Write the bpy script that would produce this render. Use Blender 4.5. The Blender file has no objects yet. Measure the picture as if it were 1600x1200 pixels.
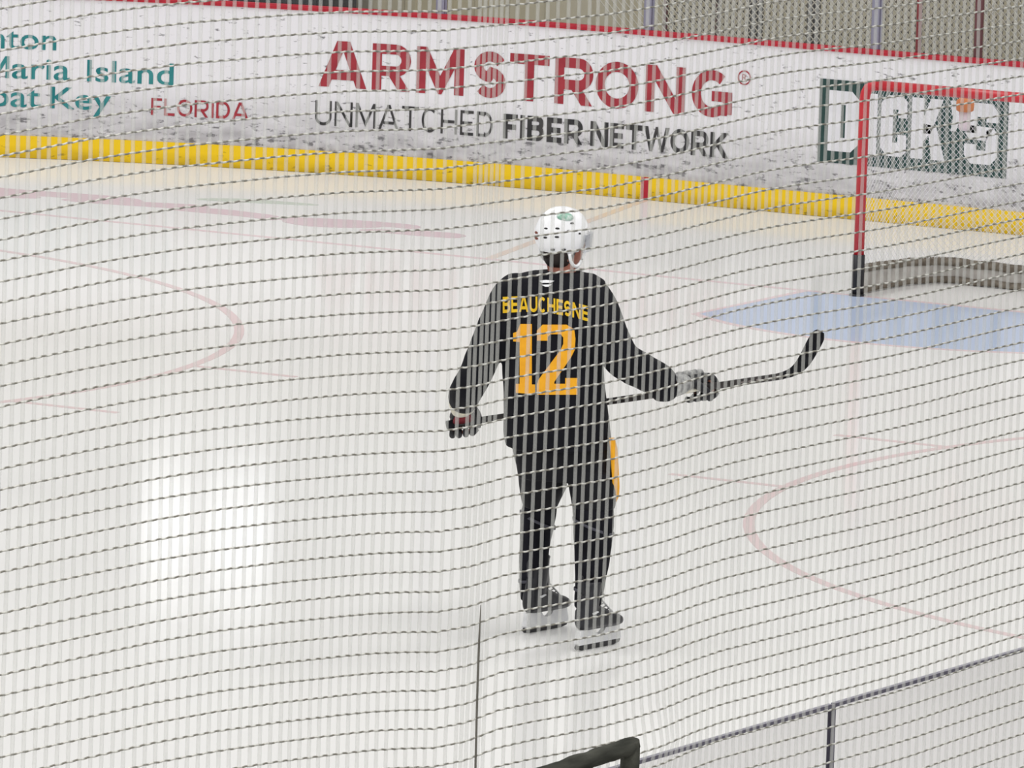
import bpy, bmesh, math, random
from mathutils import Vector, Matrix, noise
from mathutils.bvhtree import BVHTree

random.seed(7)
PI = math.pi
scn = bpy.context.scene
COL = scn.collection

# ------------------------------------------------------------------ camera
cam_d = bpy.data.cameras.new('camera')
cam = bpy.data.objects.new('camera', cam_d)
COL.objects.link(cam)
YAW, PITCH, ROLL = 0.50288764, 0.13518048, 0.03225318
cam.location = (22.63376, -46.88558, 6.55646)
cam_d.sensor_fit = 'HORIZONTAL'
cam_d.sensor_width = 36.0
cam_d.lens = 36.0 * 14389.387 / 1600.0
cam_d.clip_start = 0.5
cam_d.clip_end = 300.0
fw = Vector((-math.sin(YAW) * math.cos(PITCH), math.cos(YAW) * math.cos(PITCH), -math.sin(PITCH)))
rt = Vector((math.cos(YAW), math.sin(YAW), 0))
up = rt.cross(fw)
r2 = rt * math.cos(ROLL) + up * math.sin(ROLL)
u2 = up * math.cos(ROLL) - rt * math.sin(ROLL)
cam.rotation_euler = Matrix((r2, u2, -fw)).transposed().to_euler()
scn.camera = cam

# ------------------------------------------------------------------ light and exposure
scn.view_settings.view_transform = 'Standard'
scn.view_settings.look = 'None'
scn.view_settings.exposure = 0.03
scn.view_settings.gamma = 1.0
scn.view_settings.use_curve_mapping = False
world = bpy.data.worlds.new('hall_ambience')
scn.world = world
world.use_nodes = True
bg = world.node_tree.nodes['Background']
bg.inputs[0].default_value = (0.97, 0.985, 1.0, 1)
bg.inputs[1].default_value = 0.50


def area(name, loc, sx, sy, energy, col=(1, 0.98, 0.95)):
    d = bpy.data.lights.new(name, 'AREA')
    d.shape = 'RECTANGLE'
    d.size, d.size_y = sx, sy
    d.energy = energy
    d.color = col
    o = bpy.data.objects.new(name, d)
    o.location = loc
    COL.objects.link(o)
    return o


for _i, (_x, _y) in enumerate(((-7, -2), (7, -2), (-7, -14), (7, -14), (-7, -26), (7, -26))):
    area('ceiling_lamp', (_x, _y, 10.5), 3.0, 8.0, 470)
for _x, _y in ((17, -40), (24, -40)):  # unseen fill over the stands, added to brighten the camera side of the net
    area('net_fill_lamp', (_x, _y, 11.0), 3.0, 8.0, 700)


# ------------------------------------------------------------------ materials
def lin(c):
    def f(v):
        v /= 255.0
        return v / 12.92 if v <= 0.04045 else ((v + 0.055) / 1.055) ** 2.4
    return (f(c[0]), f(c[1]), f(c[2]), 1.0)


def mat(name, rgb, rough=0.6, spec=0.3, metal=0.0):
    m = bpy.data.materials.new(name)
    m.use_nodes = True
    b = m.node_tree.nodes['Principled BSDF']
    b.inputs['Base Color'].default_value = lin(rgb)
    b.inputs['Roughness'].default_value = rough
    b.inputs['Specular IOR Level'].default_value = spec
    b.inputs['Metallic'].default_value = metal
    return m


def N(m, t, **kw):
    n = m.node_tree.nodes.new(t)
    for k, v in kw.items():
        setattr(n, k, v)
    return n


def LK(m, a, b):
    m.node_tree.links.new(a, b)


def math_node(m, op, a, b=None, clamp=False):
    n = N(m, 'ShaderNodeMath', operation=op)
    n.use_clamp = clamp
    for i, v in enumerate((a, b)):
        if v is None:
            continue
        if isinstance(v, (int, float)):
            n.inputs[i].default_value = v
        else:
            LK(m, v, n.inputs[i])
    return n.outputs[0]


def mix_rgb(m, fac, a, b):
    n = N(m, 'ShaderNodeMix', data_type='RGBA')
    if isinstance(fac, (int, float)):
        n.inputs[0].default_value = fac
    else:
        LK(m, fac, n.inputs[0])
    for sock, v in ((n.inputs[6], a), (n.inputs[7], b)):
        if isinstance(v, tuple):
            sock.default_value = v
        else:
            LK(m, v, sock)
    return n.outputs[2]


def ramp(m, fac, lo, hi):
    n = N(m, 'ShaderNodeMapRange')
    n.clamp = True
    LK(m, fac, n.inputs[0])
    n.inputs[1].default_value = lo
    n.inputs[2].default_value = hi
    return n.outputs[0]


def cloudy(name, rgb, rgb2, scale=6.0, rough=0.6, spec=0.3, lo=0.35, hi=0.7, stretch=(1, 1, 1)):
    """Two close tones mixed by soft noise."""
    m = mat(name, rgb, rough, spec)
    tc = N(m, 'ShaderNodeTexCoord')
    mp = N(m, 'ShaderNodeMapping')
    mp.inputs[3].default_value = stretch
    LK(m, tc.outputs['Object'], mp.inputs[0])
    nz = N(m, 'ShaderNodeTexNoise')
    nz.inputs['Scale'].default_value = scale
    nz.inputs['Detail'].default_value = 4
    LK(m, mp.outputs[0], nz.inputs[0])
    c = mix_rgb(m, ramp(m, nz.outputs[0], lo, hi), lin(rgb), lin(rgb2))
    LK(m, c, m.node_tree.nodes['Principled BSDF'].inputs['Base Color'])
    return m


def ice_mat(name, rgb, gloss=0.22, rough=0.115, blotch=6):
    m = bpy.data.materials.new(name)
    m.use_nodes = True
    nt = m.node_tree
    nt.nodes.remove(nt.nodes['Principled BSDF'])
    out = nt.nodes['Material Output']
    df = N(m, 'ShaderNodeBsdfDiffuse')
    gl = N(m, 'ShaderNodeBsdfGlossy')
    gl.inputs['Roughness'].default_value = rough
    gl.inputs['Color'].default_value = (1, 1, 1, 1)
    tc = N(m, 'ShaderNodeTexCoord')
    nz = N(m, 'ShaderNodeTexNoise')
    nz.inputs['Scale'].default_value = 0.35
    nz.inputs['Detail'].default_value = 3
    LK(m, tc.outputs['Object'], nz.inputs[0])
    rgb2 = tuple(max(0, v - blotch) for v in rgb)
    c = mix_rgb(m, ramp(m, nz.outputs[0], 0.35, 0.65), lin(rgb), lin(rgb2))
    LK(m, c, df.inputs[0])
    nz2 = N(m, 'ShaderNodeTexNoise')
    nz2.inputs['Scale'].default_value = 0.9
    nz2.inputs['Detail'].default_value = 2
    LK(m, tc.outputs['Object'], nz2.inputs[0])
    bp = N(m, 'ShaderNodeBump')
    bp.inputs['Strength'].default_value = 0.05
    bp.inputs['Distance'].default_value = 0.02
    LK(m, nz2.outputs[0], bp.inputs['Height'])
    LK(m, bp.outputs[0], gl.inputs['Normal'])
    mx = N(m, 'ShaderNodeMixShader')
    mx.inputs[0].default_value = gloss
    LK(m, df.outputs[0], mx.inputs[1])
    LK(m, gl.outputs[0], mx.inputs[2])
    LK(m, mx.outputs[0], out.inputs[0])
    return m


def board_mat(name, base, grime, zlo, zhi, spots=0.62, spot_rgb=(70, 68, 72), floor_fac=0.0):
    """Plastic facing: puck grime that thickens towards the ice plus black scuff marks."""
    m = mat(name, base, 0.45, 0.3)
    tc = N(m, 'ShaderNodeTexCoord')
    sep = N(m, 'ShaderNodeSeparateXYZ')
    LK(m, tc.outputs['Object'], sep.inputs[0])
    low = ramp(m, sep.outputs[2], zhi, zlo)
    mp = N(m, 'ShaderNodeMapping')
    mp.inputs[3].default_value = (1.2, 1.2, 3.2)
    LK(m, tc.outputs['Object'], mp.inputs[0])
    n1 = N(m, 'ShaderNodeTexNoise')
    n1.inputs['Scale'].default_value = 4.0
    n1.inputs['Detail'].default_value = 6
    LK(m, mp.outputs[0], n1.inputs[0])
    g = math_node(m, 'MULTIPLY', low, math_node(m, 'ADD', ramp(m, n1.outputs[0], 0.3, 0.75), 0.45), clamp=True)
    mp2 = N(m, 'ShaderNodeMapping')
    mp2.inputs[3].default_value = (1.0, 1.0, 2.6)
    mp2.inputs[2].default_value = (0, 0.25, 0)
    LK(m, tc.outputs['Object'], mp2.inputs[0])
    n2 = N(m, 'ShaderNodeTexNoise')
    n2.inputs['Scale'].default_value = 13.0
    n2.inputs['Detail'].default_value = 5
    n2.inputs['Roughness'].default_value = 0.65
    LK(m, mp2.outputs[0], n2.inputs[0])
    thr = math_node(m, 'SUBTRACT', n2.outputs[0], math_node(m, 'MULTIPLY', math_node(m, 'SUBTRACT', 1.0, low), 0.09))
    s = ramp(m, thr, spots, spots + 0.07)
    c = mix_rgb(m, g, lin(base), lin(grime))
    c = mix_rgb(m, math_node(m, 'MULTIPLY', s, 0.75), c, lin(spot_rgb))
    LK(m, c, m.node_tree.nodes['Principled BSDF'].inputs['Base Color'])
    return m


def sheer(name, rgb, alpha):
    """Open braided cord: part of the light passes between the filaments."""
    m = bpy.data.materials.new(name)
    m.use_nodes = True
    nt = m.node_tree
    nt.nodes.remove(nt.nodes['Principled BSDF'])
    df = N(m, 'ShaderNodeBsdfDiffuse')
    df.inputs[0].default_value = lin(rgb)
    tr = N(m, 'ShaderNodeBsdfTransparent')
    mx = N(m, 'ShaderNodeMixShader')
    mx.inputs[0].default_value = alpha
    LK(m, tr.outputs[0], mx.inputs[1])
    LK(m, df.outputs[0], mx.inputs[2])
    LK(m, mx.outputs[0], nt.nodes['Material Output'].inputs[0])
    return m


def clear(name, tint=(0.93, 0.94, 0.95), gloss=0.04):
    m = bpy.data.materials.new(name)
    m.use_nodes = True
    nt = m.node_tree
    nt.nodes.remove(nt.nodes['Principled BSDF'])
    tr = N(m, 'ShaderNodeBsdfTransparent')
    tr.inputs[0].default_value = (*tint, 1)
    gl = N(m, 'ShaderNodeBsdfGlossy')
    gl.inputs['Roughness'].default_value = 0.05
    mx = N(m, 'ShaderNodeMixShader')
    mx.inputs[0].default_value = gloss
    LK(m, tr.outputs[0], mx.inputs[1])
    LK(m, gl.outputs[0], mx.inputs[2])
    LK(m, mx.outputs[0], nt.nodes['Material Output'].inputs[0])
    return m


M = {
    'ice': ice_mat('ice', (234, 233, 231)),
    'ice_red': ice_mat('ice_red_paint', (222, 202, 202)),
    'ice_goal_line': ice_mat('ice_goal_line_paint', (226, 204, 206)),
    'ice_blue': ice_mat('ice_blue_paint', (186, 199, 222)),
    'ice_orange': ice_mat('ice_orange_paint', (228, 212, 200)),
    'ice_pink': ice_mat('ice_pink_paint', (220, 198, 203)),
    'ice_green': ice_mat('ice_green_paint', (204, 212, 200)),
    'board': board_mat('board_white', (234, 232, 236), (156, 153, 156), 0.03, 0.54, 0.52),
    'kick': board_mat('kick_yellow', (240, 200, 20), (150, 120, 20), -0.05, 0.085, 0.55, (110, 92, 25)),
    'cap': cloudy('cap_red', (184, 38, 54), (164, 32, 48), 20),
    'concrete': cloudy('concrete', (120, 118, 112), (140, 137, 130), 1.5),
    'red_letter': cloudy('red_letter', (168, 56, 66), (150, 46, 56), 8),
    'black_letter': cloudy('black_letter', (44, 44, 46), (74, 72, 72), 9),
    'teal_letter': cloudy('teal_letter', (28, 118, 122), (60, 138, 140), 9),
    'sign_green': cloudy('sign_green', (36, 62, 60), (46, 74, 70), 6),
    'sign_white': cloudy('sign_white', (232, 231, 236), (218, 217, 222), 8),
    'steel': mat('post_aluminium', (142, 140, 158), 0.4, 0.5, 0.3),
    'glass': clear('acrylic_glass', (0.95, 0.955, 0.96), 0.03),
    'glass_edge': mat('glass_edge', (112, 108, 126), 0.35, 0.4),
    'goal_red': cloudy('goal_red', (206, 40, 52), (190, 34, 46), 12, 0.35, 0.5),
    'black_pad': cloudy('black_pad', (26, 26, 30), (40, 40, 44), 14, 0.5, 0.4),
    'skirt': cloudy('skirt_canvas', (192, 188, 182), (158, 154, 148), 14, 0.8, 0.1),
    'skirt_rope': cloudy('skirt_rope', (104, 96, 86), (138, 130, 118), 26, 0.9, 0.1),
    'white_cord': mat('white_cord', (238, 237, 240), 0.8, 0.1),
    'far_cord': mat('far_cord', (204, 199, 184), 0.8, 0.1),
    'far_knot': mat('far_knot', (96, 92, 84), 0.8, 0.1),
    'jersey': cloudy('jersey_black', (14, 14, 20), (21, 21, 28), 9, 0.75, 0.15),
    'pants': cloudy('pants_black', (13, 13, 18), (19, 19, 25), 9, 0.7, 0.2),
    'sock': cloudy('sock_black', (15, 15, 20), (28, 28, 35), 11, 0.85, 0.1),
    'gold': cloudy('gold_twill', (247, 178, 44), (236, 164, 36), 20, 0.6, 0.2),
    'yellow': cloudy('yellow_twill', (238, 196, 40), (214, 170, 34), 40, 0.6, 0.2),
    'white_twill': mat('white_twill', (240, 240, 242), 0.6, 0.2),
    'grey_strap': mat('grey_strap', (74, 74, 82), 0.7, 0.2),
    'skin': cloudy('skin', (176, 118, 100), (150, 92, 78), 18, 0.5, 0.3),
    'hair': cloudy('hair', (26, 20, 20), (44, 34, 32), 40, 0.6, 0.3, stretch=(1, 1, 0.2)),
    'helmet': mat('helmet_white', (244, 244, 246), 0.25, 0.5),
    'dark': mat('dark_plastic', (46, 44, 46), 0.5, 0.3),
    'helmet_green': cloudy('helmet_green', (120, 176, 152), (214, 228, 220), 60, 0.4, 0.3),
    'helmet_rust': mat('helmet_rust', (120, 64, 50), 0.5, 0.3),
    'visor': clear('visor_clear', (0.86, 0.87, 0.89), 0.12),
    'glove': cloudy('glove_black', (24, 24, 28), (44, 44, 48), 22, 0.6, 0.3),
    'glove_light': cloudy('glove_light', (222, 216, 196), (196, 192, 180), 25, 0.7, 0.2),
    'glove_grey': cloudy('glove_grey', (176, 176, 174), (90, 90, 92), 45, 0.6, 0.3),
    'palm': mat('palm_red', (120, 40, 48), 0.7, 0.2),
    'boot': cloudy('boot_black', (22, 22, 26), (40, 40, 46), 22, 0.4, 0.4),
    'holder': cloudy('holder_white', (226, 226, 226), (206, 206, 208), 14, 0.35, 0.4),
    'runner': mat('runner_steel', (40, 39, 42), 0.35, 0.5, 0.4),
    'lace': mat('lace', (176, 176, 176), 0.8, 0.1),
    'stick': cloudy('stick_black', (34, 30, 30), (60, 54, 54), 30, 0.4, 0.4, stretch=(1, 1, 1)),
    'stick_letter': mat('stick_letter', (120, 112, 110), 0.5, 0.3),
    'tape': cloudy('tape_black', (20, 20, 23), (36, 36, 40), 40, 0.9, 0.1),
    'bottle_orange': mat('bottle_orange', (214, 134, 86), 0.5, 0.3),
    'bottle_white': mat('bottle_white', (222, 206, 212), 0.4, 0.3),
    'pipe_foam': cloudy('pipe_foam', (52, 53, 48), (98, 98, 90), 30, 0.9, 0.1, stretch=(1, .2, 1)),
    'clamp': mat('clamp_dark', (70, 68, 70), 0.5, 0.3),
    'dark_panel': cloudy('dark_panel', (52, 52, 54), (40, 40, 42), 4),
    'pole_red': mat('pole_red', (150, 30, 40), 0.5, 0.3),
    'pole_maroon': mat('pole_maroon', (112, 40, 48), 0.4, 0.4),
    'pole_dark': mat('pole_dark', (74, 74, 76), 0.6, 0.2),
    'pole_mauve': mat('pole_mauve', (120, 92, 92), 0.6, 0.2),
    'seam': mat('seam_cord', (120, 117, 110), 0.9, 0.1),
    'net_sheer': sheer('net_upright_cord', (232, 232, 228), 0.235),
}


def cord_mat():
    m = mat('net_cross_cord', (150, 148, 138), 0.9, 0.05)
    tc = N(m, 'ShaderNodeTexCoord')
    sep = N(m, 'ShaderNodeSeparateXYZ')
    LK(m, tc.outputs['Object'], sep.inputs[0])
    a = math_node(m, 'ADD', math_node(m, 'MULTIPLY', sep.outputs[1], 2 * PI / 0.0405), math_node(m, 'MULTIPLY', sep.outputs[2], 60.0))
    w = math_node(m, 'SINE', a)
    c = mix_rgb(m, ramp(m, w, -0.5, 0.6), lin((158, 154, 144)), lin((246, 244, 236)))
    LK(m, c, m.node_tree.nodes['Principled BSDF'].inputs['Base Color'])
    return m


M['net_cord'] = cord_mat()


def wall_mat():
    m = mat('wall_sheet', (160, 153, 132), 0.7, 0.15)
    tc = N(m, 'ShaderNodeTexCoord')
    sep = N(m, 'ShaderNodeSeparateXYZ')
    LK(m, tc.outputs['Object'], sep.inputs[0])
    nz = N(m, 'ShaderNodeTexNoise')
    nz.inputs['Scale'].default_value = 0.7
    LK(m, tc.outputs['Object'], nz.inputs[0])
    c = mix_rgb(m, ramp(m, nz.outputs[0], 0.35, 0.65), lin((194, 184, 154)), lin((208, 200, 178)))
    hi = ramp(m, sep.outputs[2], 2.2, 2.25)
    c = mix_rgb(m, hi, c, lin((226, 225, 222)))
    LK(m, c, m.node_tree.nodes['Principled BSDF'].inputs['Base Color'])
    return m


M['wall'] = wall_mat()
M['near_glass'] = clear('near_glass', (0.90, 0.895, 0.90), 0.02)


def glow_mat():
    m = bpy.data.materials.new('daylit_pane')
    m.use_nodes = True
    nt = m.node_tree
    nt.nodes.remove(nt.nodes['Principled BSDF'])
    e = N(m, 'ShaderNodeEmission')
    e.inputs[0].default_value = (0.97, 0.985, 1, 1)
    e.inputs[1].default_value = 3.6
    LK(m, e.outputs[0], nt.nodes['Material Output'].inputs[0])
    return m


M['daylight'] = glow_mat()


# ------------------------------------------------------------------ mesh helpers
def obj(name, bm, m, parent=None, smooth=False, **props):
    me = bpy.data.meshes.new(name)
    bmesh.ops.recalc_face_normals(bm, faces=bm.faces[:])
    bm.to_mesh(me)
    bm.free()
    if smooth:
        for p in me.polygons:
            p.use_smooth = True
    me.materials.append(m)
    o = bpy.data.objects.new(name, me)
    COL.objects.link(o)
    if parent:
        o.parent = parent
    for k, v in props.items():
        o[k] = v
    return o


def empty(name, loc, rz=0.0, **props):
    o = bpy.data.objects.new(name, None)
    o.empty_display_size = 0.1
    o.location = loc
    o.rotation_euler = (0, 0, rz)
    COL.objects.link(o)
    for k, v in props.items():
        o[k] = v
    return o


def tag(o, label, cat, group=None):
    o['label'] = label
    o['category'] = cat
    if group:
        o['group'] = group
    return o


def add_box(bm, lo, hi, mtx=None):
    vs = [Vector((x, y, z)) for x in (lo[0], hi[0]) for y in (lo[1], hi[1]) for z in (lo[2], hi[2])]
    if mtx:
        vs = [mtx @ v for v in vs]
    v = [bm.verts.new(p) for p in vs]
    for f in ((0, 1, 3, 2), (4, 6, 7, 5), (0, 4, 5, 1), (2, 3, 7, 6), (0, 2, 6, 4), (1, 5, 7, 3)):
        bm.faces.new([v[i] for i in f])


def add_rings(bm, rings, closed=True, cap=True):
    rv = [[bm.verts.new(p) for p in r] for r in rings]
    n = len(rv[0])
    for a, b in zip(rv, rv[1:]):
        for i in range(n if closed else n - 1):
            j = (i + 1) % n
            bm.faces.new((a[i], a[j], b[j], b[i]))
    if cap and closed:
        bm.faces.new(rv[0][::-1])
        bm.faces.new(rv[-1])


def frame_of(t, ref=None):
    t = t.normalized()
    r = ref or (Vector((0, 0, 1)) if abs(t.z) < 0.9 else Vector((1, 0, 0)))
    a = t.cross(r).normalized()
    return a, a.cross(t).normalized()


def add_tube(bm, pts, rad, sides=8, cap=True, ref=None, flat=1.0):
    pts = [Vector(p) for p in pts]
    if isinstance(rad, (int, float)):
        rad = [rad] * len(pts)
    rings = []
    for i, p in enumerate(pts):
        t = pts[min(i + 1, len(pts) - 1)] - pts[max(i - 1, 0)]
        a, b = frame_of(t, ref)
        rings.append([p + (a * math.cos(2 * PI * k / sides) + b * math.sin(2 * PI * k / sides) * flat) * rad[i] for k in range(sides)])
    add_rings(bm, rings, True, cap)


def smooth_path(pts, n=6):
    """Catmull-Rom through pts (tuples of any length)."""
    out = []
    P = [pts[0]] + list(pts) + [pts[-1]]
    for i in range(1, len(P) - 2):
        for k in range(n):
            t = k / n
            out.append(tuple(0.5 * (2 * b + (c - a) * t + (2 * a - 5 * b + 4 * c - d) * t * t + (3 * b - a - 3 * c + d) * t ** 3)
                             for a, b, c, d in zip(P[i - 1], P[i], P[i + 1], P[i + 2])))
    out.append(tuple(pts[-1]))
    return out


def add_ellipsoid(bm, c, r, rot=None, seg=20, rows=12):
    c = Vector(c)
    top = bot = None
    rows_v = []
    for j in range(1, rows):
        th = PI * j / rows
        rows_v.append([])
        for i in range(seg):
            ph = 2 * PI * i / seg
            p = Vector((r[0] * math.sin(th) * math.cos(ph), r[1] * math.sin(th) * math.sin(ph), r[2] * math.cos(th)))
            rows_v[-1].append(bm.verts.new(c + (rot @ p if rot else p)))
    pt, pb = Vector((0, 0, r[2])), Vector((0, 0, -r[2]))
    top = bm.verts.new(c + (rot @ pt if rot else pt))
    bot = bm.verts.new(c + (rot @ pb if rot else pb))
    for a, b in zip(rows_v, rows_v[1:]):
        for i in range(seg):
            j = (i + 1) % seg
            bm.faces.new((a[i], b[i], b[j], a[j]))
    for i in range(seg):
        j = (i + 1) % seg
        bm.faces.new((top, rows_v[0][i], rows_v[0][j]))
        bm.faces.new((bot, rows_v[-1][j], rows_v[-1][i]))


def add_prism(bm, poly, z0, z1, fn):
    """Extrude a 2-D polygon; fn(x, y, z) -> point."""
    lo = [bm.verts.new(fn(x, y, z0)) for x, y in poly]
    hi = [bm.verts.new(fn(x, y, z1)) for x, y in poly]
    n = len(poly)
    bm.faces.new(lo[::-1])
    bm.faces.new(hi)
    for i in range(n):
        j = (i + 1) % n
        bm.faces.new((lo[i], lo[j], hi[j], hi[i]))


def fuse(name, bm, voxel, iters, m, parent=None, factor=0.5, **props):
    """Melt overlapping lofts into one continuous skin."""
    me = bpy.data.meshes.new(name)
    bmesh.ops.recalc_face_normals(bm, faces=bm.faces[:])
    bm.to_mesh(me)
    bm.free()
    t = bpy.data.objects.new('melt', me)
    COL.objects.link(t)
    r = t.modifiers.new('r', 'REMESH')
    r.mode = 'VOXEL'
    r.voxel_size = voxel
    s = t.modifiers.new('s', 'SMOOTH')
    s.iterations = iters
    s.factor = factor
    dg = bpy.context.evaluated_depsgraph_get()
    me2 = bpy.data.meshes.new_from_object(t.evaluated_get(dg))
    me2.name = name
    bpy.data.objects.remove(t)
    bpy.data.meshes.remove(me)
    for p in me2.polygons:
        p.use_smooth = True
    me2.materials.clear()
    me2.materials.append(m)
    o = bpy.data.objects.new(name, me2)
    COL.objects.link(o)
    if parent:
        o.parent = parent
    for k, v in props.items():
        o[k] = v
    return o


def text_geo(txt, bold=0.0, spacing=1.0):
    """Letter outlines of Blender's built-in font as (verts2d, faces), normalised so caps are 1 high."""
    cu = bpy.data.curves.new('t', 'FONT')
    cu.body = txt
    cu.offset = bold
    cu.space_character = spacing
    cu.resolution_u = 4
    t = bpy.data.objects.new('t', cu)
    COL.objects.link(t)
    dg = bpy.context.evaluated_depsgraph_get()
    me = t.evaluated_get(dg).to_mesh()
    vs = [(v.co.x, v.co.y) for v in me.vertices]
    fs = [tuple(p.vertices) for p in me.polygons]
    t.evaluated_get(dg).to_mesh_clear()
    bpy.data.objects.remove(t)
    bpy.data.curves.remove(cu)
    return vs, fs


def split_long(vs, fs, maxlen):
    """Cut long triangles so lettering can follow a curved face."""
    bm = bmesh.new()
    bv = [bm.verts.new((x, y, 0)) for x, y in vs]
    for f in fs:
        try:
            bm.faces.new([bv[i] for i in f])
        except ValueError:
            pass
    bmesh.ops.remove_doubles(bm, verts=bm.verts[:], dist=1e-6)
    bmesh.ops.triangulate(bm, faces=bm.faces[:])
    for _ in range(6):
        es = [e for e in bm.edges if e.calc_length() > maxlen]
        if not es:
            break
        bmesh.ops.subdivide_edges(bm, edges=es, cuts=1)
        bmesh.ops.triangulate(bm, faces=[f for f in bm.faces if len(f.verts) > 3])
    bm.verts.index_update()
    out = [(v.co.x, v.co.y) for v in bm.verts], [tuple(v.index for v in f.verts) for f in bm.faces]
    bm.free()
    return out


def arc(cx, cy, rx, ry, a0, a1, n=10):
    return [(cx + rx * math.cos(math.radians(a0 + (a1 - a0) * i / n)), cy + ry * math.sin(math.radians(a0 + (a1 - a0) * i / n))) for i in range(n + 1)]


def glyph(ch, w, sw):
    """Centre lines of a plain block capital in a box w wide and 1 high, drawn with a pen sw thick."""
    h = sw / 2
    l, r, b, t, m = h, w - h, h, 1 - h, w / 2
    bowl = lambda y0, y1, x: [(l, y0)] + arc(x - (y1 - y0) / 2 if x - (y1 - y0) / 2 > l else (l + x) / 2, (y0 + y1) / 2, min((y1 - y0) / 2, (x - l) / 2), (y1 - y0) / 2, -90, 90) + [(l, y1)]
    if ch == 'A':
        return [[(h * .55, -.2), (m, 1.2 + 0 * m)] if False else [(h * 1.02 - .2 * (m - h * 1.3), -.2), (m - h * .28 + .2 * (m - h * 1.3), 1.2)],
                [(w - h * 1.02 + .2 * (m - h * 1.3), -.2), (m + h * .28 - .2 * (m - h * 1.3), 1.2)], [(w * .24, .27), (w * .76, .27)]]
    if ch == 'R':
        return [[(l, 0), (l, 1)], bowl(.40 + h * .2, t, r), [(m - .02, .45), (w - h * 1.05 + .1 * w, -.16)]]
    if ch == 'P':
        return [[(l, 0), (l, 1)], bowl(.42, t, r)]
    if ch == 'B':
        return [[(l, 0), (l, 1)], bowl(.53, t, r - .03), bowl(b, .53, r)]
    if ch == 'D':
        return [[(l, 0), (l, 1)], [(l, b), (m, b)] + arc(m, .5, r - m, .5 - h, -90, 90) + [(m, t), (l, t)]]
    if ch == 'M':
        return [[(l, 0), (l, 1)], [(r, 0), (r, 1)], [(l - .05 * w, 1.12), (m, .16), (r + .05 * w, 1.12)]]
    if ch == 'N':
        return [[(l, 0), (l, 1)], [(r, 0), (r, 1)], [(l - .06 * w, 1.12), (r + .06 * w, -.12)]]
    if ch == 'S':
        q = .5 - h / 2
        return [[(r - .02, t - .13)] + arc(m, t - q / 2, r - m, q / 2, 35, 180)[:] + arc(m, t - q / 2, r - m, q / 2, 180, 262, 5)[1:] +
                arc(m, b + q / 2, r - m, q / 2, 82, 0, 5) + arc(m, b + q / 2, r - m, q / 2, 0, -145)[1:]][0:1]
    if ch == 'T':
        return [[(0, t), (w, t)], [(m, 0), (m, 1)]]
    if ch == 'O':
        return [arc(m, .5, m - h, .5 - h, 0, 360, 28)]
    if ch == 'C':
        return [arc(m, .5, m - h, .5 - h, 48, 312, 20)]
    if ch == 'G':
        return [arc(m, .5, m - h, .5 - h, 50, 300, 20) + [(r, .16)], [(r, .08), (r, .48)], [(m, .45), (w, .45)]]
    if ch == 'U':
        return [[(l, 1)] + [(l, .38)] + arc(m, .34, m - h, .34 - h, 180, 360, 12) + [(r, .38), (r, 1)]]
    if ch == 'H':
        return [[(l, 0), (l, 1)], [(r, 0), (r, 1)], [(l, .5), (r, .5)]]
    if ch == 'E':
        return [[(l, 0), (l, 1)], [(l, t), (w, t)], [(l, .5), (w * .92, .5)], [(l, b), (w, b)]]
    if ch == 'F':
        return [[(l, 0), (l, 1)], [(l, t), (w, t)], [(l, .48), (w * .9, .48)]]
    if ch == 'I':
        return [[(m, 0), (m, 1)]]
    if ch == 'L':
        return [[(l, 0), (l, 1)], [(l, b), (w, b)]]
    if ch == 'K':
        return [[(l, 0), (l, 1)], [(l, .34), (w + .02, 1.08)], [(w * .42, .58), (w + .04, -.10)]]
    if ch == 'W':
        q = w * .27
        return [[(h * .6 - .03, 1.12), (q, -.0), (m, .95), (w - q, -.0), (w - h * .6 + .03, 1.12)]]
    return []


def stroke_geo(ch, w, sw):
    """Glyph strokes as flat quads [(verts, faces), ...], trimmed to the cap height."""
    res = []
    for line in glyph(ch, w, sw):
        bm = bmesh.new()
        P = [Vector((x, y, 0)) for x, y in line]
        closed = (P[0] - P[-1]).length < 1e-6
        if closed:
            P = P[:-1]
        n = len(P)
        lr = []
        for i, p in enumerate(P):
            a = P[(i - 1) % n] if (closed or i > 0) else None
            c = P[(i + 1) % n] if (closed or i < n - 1) else None
            d1 = (p - a).normalized() if a is not None else (c - p).normalized()
            d2 = (c - p).normalized() if c is not None else d1
            n1 = Vector((-d1.y, d1.x, 0))
            n2 = Vector((-d2.y, d2.x, 0))
            mm = (n1 + n2)
            mm = mm.normalized() if mm.length > 1e-4 else n1
            k = min(2.2, 1 / max(.3, mm.dot(n1)))
            lr.append((bm.verts.new(p + mm * (sw / 2 * k)), bm.verts.new(p - mm * (sw / 2 * k))))
        for i in range(n if closed else n - 1):
            j = (i + 1) % n
            bm.faces.new((lr[i][0], lr[i][1], lr[j][1], lr[j][0]))
        for co, no in (((0, 0, 0), (0, -1, 0)), ((0, 1, 0), (0, 1, 0))):
            bmesh.ops.bisect_plane(bm, geom=bm.verts[:] + bm.edges[:] + bm.faces[:], plane_co=co, plane_no=no, clear_outer=True)
        bm.verts.index_update()
        res.append(([(v.co.x, v.co.y) for v in bm.verts], [tuple(v.index for v in f.verts) for f in bm.faces]))
        bm.free()
    return res


CAPW = {'A': 1.06, 'R': .90, 'M': 1.06, 'S': .78, 'T': .90, 'O': .98, 'N': .94, 'G': .96, 'U': .86, 'C': .86, 'H': .88, 'E': .72, 'D': .88, 'F': .68, 'I': .26, 'B': .82,
        'W': 1.25, 'K': .86, 'L': .68}


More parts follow.
